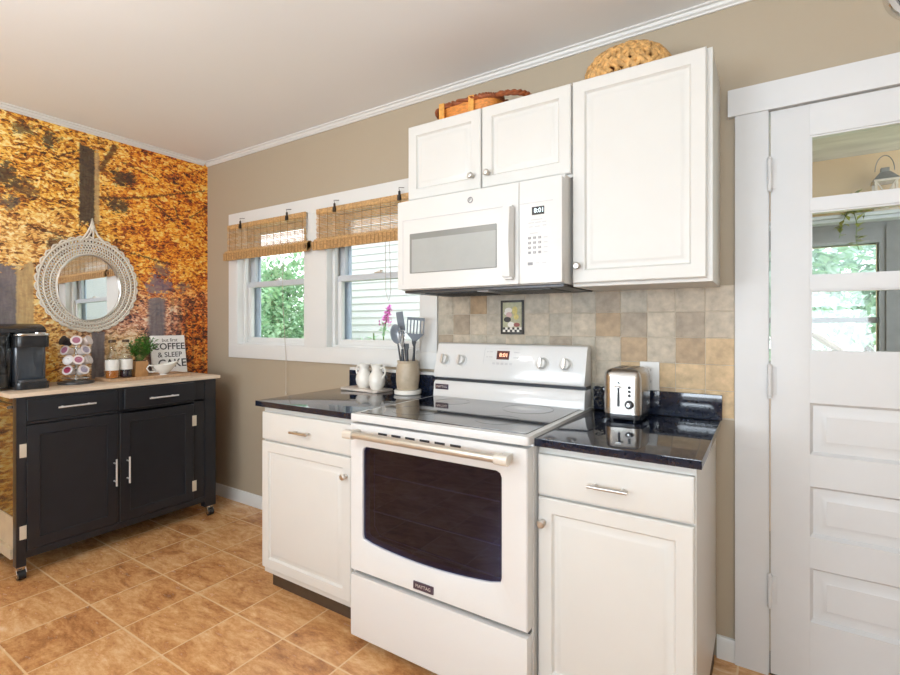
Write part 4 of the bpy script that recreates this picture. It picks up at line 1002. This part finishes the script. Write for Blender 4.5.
# potted plant
pp = thing('potted_plant', 'bushy green plant in a small square wooden pot on the tray', 'plant', (.2, -.575, ZT + .0085))
b = MB(); z = ZT + .0085; b.box(.165, .235, -.615, -.540, z, z + .100, .003); b.build('pot', POTWOOD, pp)
b = MB(); b.box(.172, .228, -.608, -.547, z + .1003, z + .103); b.build('soil', SOILM, pp)
b = MB(); rp = random.Random(11)
for k in range(80):
    a = rp.uniform(0, 2 * PI); s_ = rp.uniform(.1, 1); top = Vector((.2 + .085 * s_ * math.cos(a), -.556 + .095 * s_ * math.sin(a), z + .135 + .125 * (1 - .5 * s_ * s_) * rp.uniform(.7, 1.1)))
    top.z = min(top.z, z + .27); bp = Vector((.2 + .015 * math.cos(a), -.577 + .015 * math.sin(a), z + .101))
    b.mi = 1; b.tube([bp, bp.lerp(top, .5) + Vector((0, 0, .012)), top], .0009, 4); b.mi = 0
    for j in range(9):
        f = rp.uniform(.3, 1.05); q = bp.lerp(top, f); d = Vector((rp.uniform(-1, 1), rp.uniform(-1, 1), rp.uniform(-.3, .9)))
        b.leaf(q, d, (0, 0, 1), rp.uniform(.016, .030), rp.uniform(.009, .016))
b.build('foliage', [LEAF, STEMM], pp, recalc=False)
# gravy boat
gb = thing('creamer', 'white ceramic creamer boat in front of the white sign', 'creamer', (.285, -.465, ZT + .0085))
b = MB(); z = ZT + .0085; b.lathe([(0, 0), (.026, 0), (.024, .006), (.020, .012), (.034, .026), (.046, .050), (.052, .074), (.049, .074), (.042, .050), (.028, .030), (0, .024)], (.285, -.470, z), 32)
for v in b.bm.verts:
    f = (v.co.z - z) / .074; dy = v.co.y + .470
    if f > .3:
        v.co.y = -.470 + dy * (1 + .35 * f); 
        if dy > 0: v.co.y += .030 * f * max(0, 1 - abs(v.co.x - .285) / .04) * dy / .05; v.co.z += .016 * f * (dy / .05) ** 2
b.build('bowl', CERAMIC, gb)
b = MB(); b.tube([(.285, -.528, z + .066), (.285, -.560, z + .074), (.285, -.574, z + .055), (.285, -.558, z + .032), (.285, -.512, z + .030)], .005, 8); b.build('handle', CERAMIC, gb)
# sign, leaning on the wall
sg = thing('coffee_sign', 'square white sign lettered COFFEE propped behind the creamer', 'sign', (.1, -.335, ZT))
a0 = math.radians(9)
def sgm(yc, zc, off=0): return Matrix.Translation((.085, -.318, ZT)) @ Matrix.Rotation(-a0, 4, 'Y') @ Matrix.Translation((off, yc, zc)) @ Matrix.Rotation(PI / 2, 4, 'Z') @ Matrix.Rotation(PI / 2, 4, 'X')
t = bmesh.new(); bmesh.ops.create_cube(t, size=1); bmesh.ops.transform(t, matrix=Matrix.Translation((.085, -.318, ZT)) @ Matrix.Rotation(-a0, 4, 'Y') @ Matrix.Translation((-.010, 0, .136)) @ Matrix.Diagonal((.018, .232, .268, 1)), verts=t.verts)
bmesh.ops.bevel(t, geom=t.edges[:], offset=.001, segments=1, affect='EDGES'); b = MB(); b.merge(t); b.build('board', SIGNW, sg)
b = MB(); b.text('but first', .034, sgm(.010, .236, -.0006)); b.text('COFFEE', .064, sgm(.002, .190, -.0006), bold=.0009); b.text('& SLEEP', .050, sgm(.004, .132, -.0006), bold=.0004); b.text('CAKE', .078, sgm(.016, .070, -.0006), bold=.001); b.build('lettering', INK, sg)

# ------------------------------------------------------------------ macrame mirror
mr = thing('macrame_mirror', 'round wall mirror in a cream macrame surround hung on the mural', 'mirror', (.02, -.785, 1.525))
MY, MZ = -.783, 1.530; ORY, ORZ, IRY, IRZ = .268, .292, .170, .204
GY, GZ = -.781, 1.511
def el(a, f, x): # f 0 at mirror edge, 1 at outer edge
    return (x, GY + (MY - GY) * f + (IRY + (ORY - IRY) * f) * math.cos(a), GZ + (MZ - GZ) * f + (IRZ + (ORZ - IRZ) * f) * math.sin(a))
b = MB(); P = [(0.0, 0)]
t = bmesh.new(); V = [t.verts.new((.017 - (IRY + .004) * math.cos(2 * PI * k / 72) * .044 - (IRZ + .004) * math.sin(2 * PI * k / 72) * .016, GY + (IRY + .004) * math.cos(2 * PI * k / 72), GZ + (IRZ + .004) * math.sin(2 * PI * k / 72))) for k in range(72)]; Wv = [t.verts.new((.004, v.co.y, v.co.z)) for v in V]
t.faces.new(V); t.faces.new(Wv)
for k in range(72): t.faces.new((V[k], V[(k + 1) % 72], Wv[(k + 1) % 72], Wv[k]))
bmesh.ops.recalc_face_normals(t, faces=t.faces); b.merge(t); b.build('mirror_glass', MIRRORM, mr)
b = MB(); b.tube([el(2 * PI * k / 72, .02, .017) for k in range(72)], .005, 8, True); b.build('mirror_rim', NICKEL, mr)
b = MB(); N = 84
for k in range(N):
    a = 2 * PI * k / N
    for s_ in (-1, 1):
        b.tube([el(a + s_ * .26 * f, .03 + .93 * f, .012 + .004 * math.sin(9 * f * PI + (0 if s_ > 0 else PI))) for f in (0, .17, .33, .5, .67, .83, 1)], .0036, 5)
for f, r in ((.06, .006), (.36, .0045), (.68, .0045), (.95, .006)): b.tube([el(2 * PI * k / 96, f, .014) for k in range(96)], r, 6, True)
b.build('macrame_weave', ROPE, mr)
b = MB(); n = 34
for k in range(n):
    a0_, a1_ = 2 * PI * k / n, 2 * PI * (k + 1) / n; am = (a0_ + a1_) / 2
    b.tube([el(a0_, .94, .014), el(a0_ + .03, 1.04, .014), el(am, 1.10, .014), el(a1_ - .03, 1.04, .014), el(a1_, .94, .014)], .0055, 6)
b.build('scalloped_edge', ROPE, mr)
b = MB()
b.tube([(.015, -.835, 1.795), (.016, -.800, 1.85), (.016, -.778, 1.90), (.014, -.770, 1.948), (.014, -.763, 1.90), (.016, -.742, 1.85), (.015, -.690, 1.795)], .006, 7)
b.tube([(.016, -.80, 1.82), (.018, -.78, 1.86), (.018, -.765, 1.925)], .0055, 6); b.tube([(.016, -.765, 1.82), (.018, -.765, 1.87), (.018, -.775, 1.92)], .0055, 6)
b.ball((.016, -.769, 1.895), .016, (.7, 1, 1.4)); b.build('hanging_loop', ROPE, mr)
MB().cyl((.001, -.770, 1.945), (.020, -.770, 1.945), .0035).build('hook', NICKEL, mr)

# ------------------------------------------------------------------ wall vent, and unseen pendants put in for light
wv = thing('wall_vent', 'round chrome-rimmed vent high on the wall above the porch door', 'vent', (4.040, 0, 2.363))
R90 = Matrix.Rotation(PI / 2, 4, 'X')
b = MB(); b.lathe([(.082, .002), (.082, .012), (.090, .020), (.104, .018), (.114, .006), (.115, .001), (.082, .001)], (4.040, 0, 2.363), 48, R90, cap=False); b.build('rim', CHROME, wv)
b = MB(); b.lathe([(0, .001), (.082, .001), (.082, .003), (0, .003)], (4.040, 0, 2.363), 40, R90); b.build('dark_backing', GASKET, wv)
b = MB()
for k in range(36):
    a = 2 * PI * k / 36; p = Vector((4.040, -.007, 2.363)); e = Vector((math.cos(a), 0, math.sin(a))); b.tube([p + e * .045, p + e * .078], .0028, 5)
b.lathe([(0, .003), (.045, .003), (.045, .008), (0, .009)], (4.040, 0, 2.363), 30, R90); b.build('vanes', LIGHTPRINT, wv)
def pendant(x, y, label):
    cl = thing('unseen_lamp', label, 'lamp', (x, y, H), 'unseen pendants put in for light')
    MB().lathe([(0, -.001), (.06, -.001), (.06, -.018), (.05, -.024), (0, -.024)], (x, y, H), 32).build('canopy', NICKEL, cl)
    MB().cyl((x, y, H - .0245), (x, y, H - .40), .006).build('rod', NICKEL, cl)
    MB().lathe([(0, -.401), (.03, -.405), (.03, -.43), (0, -.43)], (x, y, H), 24).build('lamp_holder', NICKEL, cl)
    MB().ball((x, y, H - .52), .09, (1, 1, 1), 3).build('glass_globe', LAMPGLASS, cl)
LAMPS = [(1.85, -2.15), (4.62, -2.90)]
pendant(*LAMPS[0], 'unseen glass globe pendant nearer the mural, hung low to light the ceiling')
pendant(*LAMPS[1], 'unseen glass globe pendant farther from the mural, added to even the light')
# door stop by the cabinet toe
b = MB(); b.cyl((1.515, -.013, .045), (1.515, -.052, .045), .006); b.cyl((1.515, -.052, .045), (1.515, -.068, .045), .012); b.build
tag(b.build('door_stop', TRIM_W, origin=(1.515, -.0135, .045)), 'small white door stop on the baseboard by the left cabinet', 'door stop')

# ------------------------------------------------------------------ unseen windows added behind the viewpoint for light
for nm, (a, c2, d, e), lb in (('window_3_added', RW, 'wide white window added for light in the unseen wall, left one'), ('window_4_added', (3.1, 4.5, .75, 2.15), 'wide white window added for light in the unseen wall, right one')):
    root = struct(thing(nm, lb, 'window', ((a + c2) / 2, YB, d))); b = MB()
    for (p, q, r, s_) in ((a - .09, c2 + .09, e, e + .09), (a - .09, c2 + .09, d - .09, d), (a - .09, a, d, e), (c2, c2 + .09, d, e)): b.box(p, q, YB + .001, YB + .02, r, s_)
    xm = (a + c2) / 2; b.box(xm - .025, xm + .025, YB - .07, YB - .04, d, e); b.box(a, c2, YB - .07, YB - .04, (d + e) / 2 - .02, (d + e) / 2 + .02)
    b.build('window_frame', TRIM_W, root); MB().box(a, c2, YB - .058, YB - .054, d, e).build('pane', GLASS, root)

# ------------------------------------------------------------------ porch beyond the door
PX0, PX1, PY = 3.05, 5.15, 1.95
PW = (3.30, 4.205, 1.02, 1.80)
struct(wall_y(PY, .10, PX0, PX1, -.25, 2.42, [PW]).build('wall_porch', PORCHTAN), 'tan porch wall seen through the door', 'wall')
struct(MB().box(PX0 - .08, PX0, .131, PY + .10, -.25, 2.42).build('wall_porch_left', PORCHTAN), 'tan end wall of the porch', 'wall')
struct(MB().box(PX0 - .10, PX0 - .081, .131, PY + .10, -.7, 2.6).build('wall_porch_outside', SIDING), 'white outside face of the porch end wall', 'wall')
struct(MB().box(PX0, PX1, .131, PY, -.25, -.17).build('floor_porch', WOODTAN), 'boarded porch floor beyond the door', 'floor')
b = MB(); b.prism([(.131, 2.60), (PY, 2.372), (PY, 2.44), (.131, 2.67)], PX0, PX1, 'x'); struct(b.build('ceiling_porch', PORCHCEIL), 'pale sloping porch ceiling', 'ceiling')
pw = struct(thing('window_5', 'grey-framed porch window with pale blue ledge above', 'window', (3.75, PY, 1.02)))
b = MB(); a, c2, d, e = PW
b.box(a - .10, a, PY - .03, PY + .06, d - .1, e + .15); b.box(c2, c2 + .16, PY - .03, PY + .06, d - .1, e + .15); b.box(a, c2, PY - .03, PY + .06, e, e + .15); b.box(a - .02, c2 + .02, PY - .06, PY + .06, d - .1, d)
b.box(a, a + .02, PY - .01, PY + .05, d, e); b.box(c2 + .03, c2 + .05, PY - .04, PY - .03, d, e + .1); b.box(a, c2, PY + .0, PY + .045, 1.288, 1.326, .003)
b.build('window_frame', GREYWOOD, pw)
b = MB(); b.box(a - .12, PX1 - .02, PY - .17, PY - .001, 1.952, 1.972, .003); b.box(a - .12, PX1 - .02, PY - .14, PY - .001, 1.930, 1.951, .003); b.build('ledge', LEDGE, pw)
MB().box(a, c2, PY + .048, PY + .052, d, e).build('pane', GLASS, pw)
ln = thing('lantern', 'small whitewashed wooden lantern on the porch window ledge', 'lantern', (4.215, 1.86, 1.973))
b = MB(); lx0, lx1, ly0, ly1, lz = 4.165, 4.272, 1.800, 1.905, 1.973
b.box(lx0 - .006, lx1 + .006, ly0 - .006, ly1 + .006, lz, lz + .012, .002); b.box(lx0 - .006, lx1 + .006, ly0 - .006, ly1 + .006, lz + .182, lz + .195, .002)
for xx in (lx0, lx1 - .012):
    for yy in (ly0, ly1 - .012): b.box(xx, xx + .012, yy, yy + .012, lz + .012, lz + .182)
for s_ in (0, 1):
    b.tube([(lx0 + .01 if s_ else lx1 - .01, ly0 + .005, lz + .014), (lx1 - .01 if s_ else lx0 + .01, ly0 + .005, lz + .180)], .004, 6)
b.build('frame', RUSTIC, ln)
b = MB(); xm, ym = (lx0 + lx1) / 2, (ly0 + ly1) / 2
t = bmesh.new(); lo = [t.verts.new((x, y, lz + .1955)) for x, y in ((lx0 - .008, ly0 - .008), (lx1 + .008, ly0 - .008), (lx1 + .008, ly1 + .008), (lx0 - .008, ly1 + .008))]; hi = [t.verts.new((xm + sx * .024, ym + sy * .024, lz + .245)) for sx, sy in ((-1, -1), (1, -1), (1, 1), (-1, 1))]
t.faces.new(lo); t.faces.new(hi)
for k in range(4): t.faces.new((lo[k], lo[(k + 1) % 4], hi[(k + 1) % 4], hi[k]))
b.merge(t); b.box(xm - .020, xm + .020, ym - .020, ym + .020, lz + .245, lz + .272, .002); b.build('roof', GALV, ln)
b = MB(); b.tube([(xm + .046 * math.cos(PI * k / 20), ym, lz + .255 + .095 * math.sin(PI * k / 20)) for k in range(21)], .0025, 6); b.build('carry_ring', GALV, ln)
b = MB(); b.lathe([(0, 0), (.020, 0), (.020, .07), (0, .072)], (xm, ym, lz + .0125), 16); b.build('candle', CERAMIC, ln)
vn = thing('trailing_vine', 'thin leafy vine trailing over the porch window ledge left of the lantern', 'vine', (4.07, 1.80, 1.973)); b = MB(); rv = random.Random(2)
for P in ([(4.03, 1.80, 1.975), (4.06, 1.775, 1.985), (4.075, 1.765, 1.90), (4.07, 1.765, 1.80), (4.085, 1.765, 1.74)], [(4.06, 1.80, 1.975), (4.03, 1.775, 1.985), (4.00, 1.765, 1.90), (3.99, 1.765, 1.82)], [(4.03, 1.82, 1.975), (4.055, 1.81, 2.03), (4.068, 1.80, 2.08), (4.050, 1.80, 2.105)], [(4.03, 1.80, 1.976), (4.10, 1.79, 1.985), (4.15, 1.785, 1.976)]):
    b.mi = 1; b.tube(P, .0022, 5); b.mi = 0
    for p, q in zip(P, P[1:]):
        for k in range(5): b.leaf(Vector(p).lerp(Vector(q), rv.random()), (rv.uniform(-1, 1), rv.uniform(-1, .4), rv.uniform(-.6, .8)), (0, 0, 1), rv.uniform(.040, .062), .030)
b.build('leaves', [VINE, STEMM], vn, recalc=False)

# ------------------------------------------------------------------ outdoors
struct(MB().box(-30, 30, .14, 45, -.75, -.70).build('ground', LAWN), 'bright green lawn outside the windows', 'lawn')
def bush(name, cx, cy, z0, rx, ry, rz, n, m, label, cat, group=None, seed=1, ls=.10, trunk=None):
    r = random.Random(seed); root = thing(name, label, cat, (cx, cy, z0), group); b = MB()
    lumps = [(Vector((cx + r.uniform(-.5, .5) * rx, cy + r.uniform(-.5, .5) * ry, z0 + (trunk or 0) + rz * r.uniform(.45, 1.25))), r.uniform(.45, .7)) for k in range(7)]
    for k in range(n):
        c_, f = r.choice(lumps); d = Vector((r.gauss(0, 1), r.gauss(0, 1), r.gauss(0, 1))).normalized() * r.uniform(.75, 1)
        p = c_ + Vector((d.x * rx * f, d.y * ry * f, d.z * rz * f)); p.z = max(p.z, z0 + .05)
        b.leaf(p, d + Vector((r.uniform(-.8, .8), r.uniform(-.8, .8), r.uniform(-.8, .8))), (0, 0, 1), ls * r.uniform(.7, 1.4), ls * r.uniform(.5, .9))
    b.build('foliage', m, root, recalc=False)
    b = MB(); tz = z0 + (trunk or rz * .6); b.tube([(cx, cy, z0), (cx + .03, cy, (z0 + tz) / 2), (cx, cy, tz + .1)], .03 if not trunk else .14, 8); b.build('stem', BARK, root)
HB = [(-4.0, 2.75), (-2.72, 2.75), (-1.62, 1.92), (-4.1, 4.3), (-5.3, 3.5)]
HL = ['large pale green shrub farthest left outside the left window', 'pale green shrub outside the left window, second from left', 'pale green shrub nearest the glass outside left window', 'pale green shrub behind the others outside the left window', 'tall green shrub far back outside the left window']
for k, (x, y) in enumerate(HB): bush('shrub', x, y, -.70, (.52, .52, .46, .5, .5)[k], .46, (1.35, 1.5, 1.6, 1.5, 1.5)[k], 6500, HEDGE, HL[k], 'shrub', 'shrubs outside the left window', 20 + k, .075)
# neighbour house with lap siding
nb = thing('neighbour_house', 'white clapboard house standing close outside the right window', 'house', (.6, 3.2, -.70))
b = MB(); z = -.68
while z < 3.2:
    b.prism([(3.0, z), (2.976, z), (2.998, z + .105), (3.0, z + .105)], -1.75, 2.9, 'x'); z += .098
b.box(-1.75, 2.9, 3.0, 7.0, -.70, 3.2); b.build('siding', SIDING, nb)
b = MB(); b.box(-1.82, -1.74, 2.965, 3.05, -.70, 3.2); b.build('corner_board', SIDING, nb)
b = MB(); b.prism([(2.6, 3.2), (5.0, 4.6), (7.4, 3.2)], -2.0, 3.0, 'x'); b.build('roof', ROOFM, nb)
fl = thing('flowering_plant', 'tall plant with a pink flower spike outside the right window', 'plant', (.72, 1.25, -.70)); rf = random.Random(9)
b = MB(); S = [[(.72, 1.25, -.70), (.70, 1.24, .5), (.735, 1.2, 1.18), (.80, 1.19, 1.42)], [(.70, 1.25, -.70), (.62, 1.24, .6), (.60, 1.22, 1.20)], [(.73, 1.25, -.7), (.80, 1.24, .6), (.85, 1.22, 1.16)], [(.70, 1.27, -.7), (.52, 1.25, .7), (.48, 1.22, 1.12)]]
for P in S: b.tube(P, .006, 6)
b.build('stems', STEMM, fl)
b = MB()
for P in S:
    for k in range(70):
        f = rf.uniform(.35, .97) * (len(P) - 1); i0 = min(int(f), len(P) - 2); q = Vector(P[i0]).lerp(Vector(P[i0 + 1]), f - i0); 
        if q.z < 1.24: b.leaf(q, (rf.uniform(-1, 1), rf.uniform(-1, 1), rf.uniform(-.2, .9)), (0, 0, 1), rf.uniform(.05, .11), .030)
b.build('leaves', HEDGE, fl, recalc=False)
b = MB()
for k in range(150):
    f = rf.random(); c_ = Vector((.752, 1.195, 1.27)).lerp(Vector((.815, 1.188, 1.435)), f); r_ = .045 * (1 - .75 * f)
    b.leaf(c_ + Vector((rf.uniform(-1, 1), rf.uniform(-1, 1), rf.uniform(-.5, .5))) * r_, (rf.uniform(-1, 1), rf.uniform(-1, 1), rf.uniform(-1, 1)), (0, 0, 1), .03, .022)
b.build('flower_spike', PINK, fl, recalc=False)
TR = [(3.2, 13.5, 'leafy tree beyond the lawn at left of the porch window'), (6.4, 18.5, 'leafy tree beyond the lawn in the middle of porch window'), (9.4, 14.0, 'leafy tree beyond the lawn right of the porch window'), (.2, 19, 'leafy tree farthest left beyond the lawn'), (13.2, 18, 'leafy tree farthest right beyond the lawn')]
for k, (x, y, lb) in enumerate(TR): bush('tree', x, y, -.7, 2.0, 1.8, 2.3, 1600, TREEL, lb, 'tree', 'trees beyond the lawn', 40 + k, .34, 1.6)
BS = [(3.75, 4.4, 'low green bush under the porch window, left one'), (4.75, 4.7, 'low green bush under the porch window, middle one'), (5.75, 4.9, 'low green bush under the porch window, right one')]
for k, (x, y, lb) in enumerate(BS): bush('bush', x, y, -.7, .36, .34, .95, 700, HEDGE, lb, 'bush', 'bushes under the porch window', 60 + k, .10)
sr = thing('stair_rail', 'sloping weathered handrail outside the porch window', 'handrail', (4.0, 2.9, -.7))
b = MB(); b.tube([(3.72, 2.9, 1.36), (4.22, 2.95, .98)], .028, 8); b.build('rail', WOODTAN, sr); b = MB(); b.box(3.69, 3.75, 2.87, 2.93, -.70, 1.36); b.build('post', WOODTAN, sr); b = MB(); b.box(4.19, 4.25, 2.92, 2.98, -.70, .98); b.build('post', WOODTAN, sr)

# ------------------------------------------------------------------ light
w = bpy.data.worlds.new('sky'); bpy.context.scene.world = w; w.use_nodes = True
nt = w.node_tree; bg = nt.nodes['Background']
tc = nt.nodes.new('ShaderNodeTexCoord'); sp = nt.nodes.new('ShaderNodeSeparateXYZ'); rp_ = nt.nodes.new('ShaderNodeValToRGB')
nt.links.new(tc.outputs['Generated'], sp.inputs[0]); nt.links.new(sp.outputs[2], rp_.inputs[0]); nt.links.new(rp_.outputs[0], bg.inputs[0])
rp_.color_ramp.elements[0].color = (.97, .98, 1, 1); rp_.color_ramp.elements[1].color = (.86, .93, 1, 1); bg.inputs[1].default_value = 3.2
def area(name, loc, rot, sx, sy, power, col):
    l = bpy.data.lights.new(name, 'AREA'); l.shape = 'RECTANGLE'; l.size = sx; l.size_y = sy; l.energy = power; l.color = col
    o = bpy.data.objects.new(name, l); C.objects.link(o); o.location = loc; o.rotation_euler = rot; return o
# area lights added at the unseen windows, tilted up to brighten the ceiling
for x, sx in ((1.75, 1.45), (3.80, 1.35)):
    area('window_fill', (x, YB - .10, 1.40), (PI / 2 + .95, 0, 0), sx, 1.35, 92, (.80, .90, 1))

# point lights of the unseen pendants, the second added to even the room
for (x, y), e in zip(LAMPS, (19, 19)):
    l = bpy.data.lights.new('unseen_lamp_light', 'POINT'); l.energy = e; l.shadow_soft_size = .10; l.color = (1, .97, .93)
    o = bpy.data.objects.new('unseen_lamp_light', l); C.objects.link(o); o.location = (x, y, H - .52)

cam = bpy.data.cameras.new('camera'); co = bpy.data.objects.new('camera', cam); C.objects.link(co)
co.location = (3.5998, -2.143, 1.2783); co.rotation_euler = (PI / 2, 0, .5733)
cam.sensor_width = 36; cam.lens = 36 * 488.77 / 900; cam.shift_y = -(337.5 - 324.5) / 900; cam.clip_start = .02
sc = bpy.context.scene; sc.camera = co
sc.view_settings.view_transform = 'Standard'; sc.view_settings.look = 'None'; sc.view_settings.gamma = 1; sc.view_settings.use_curve_mapping = False
sc.view_settings.exposure = -.02
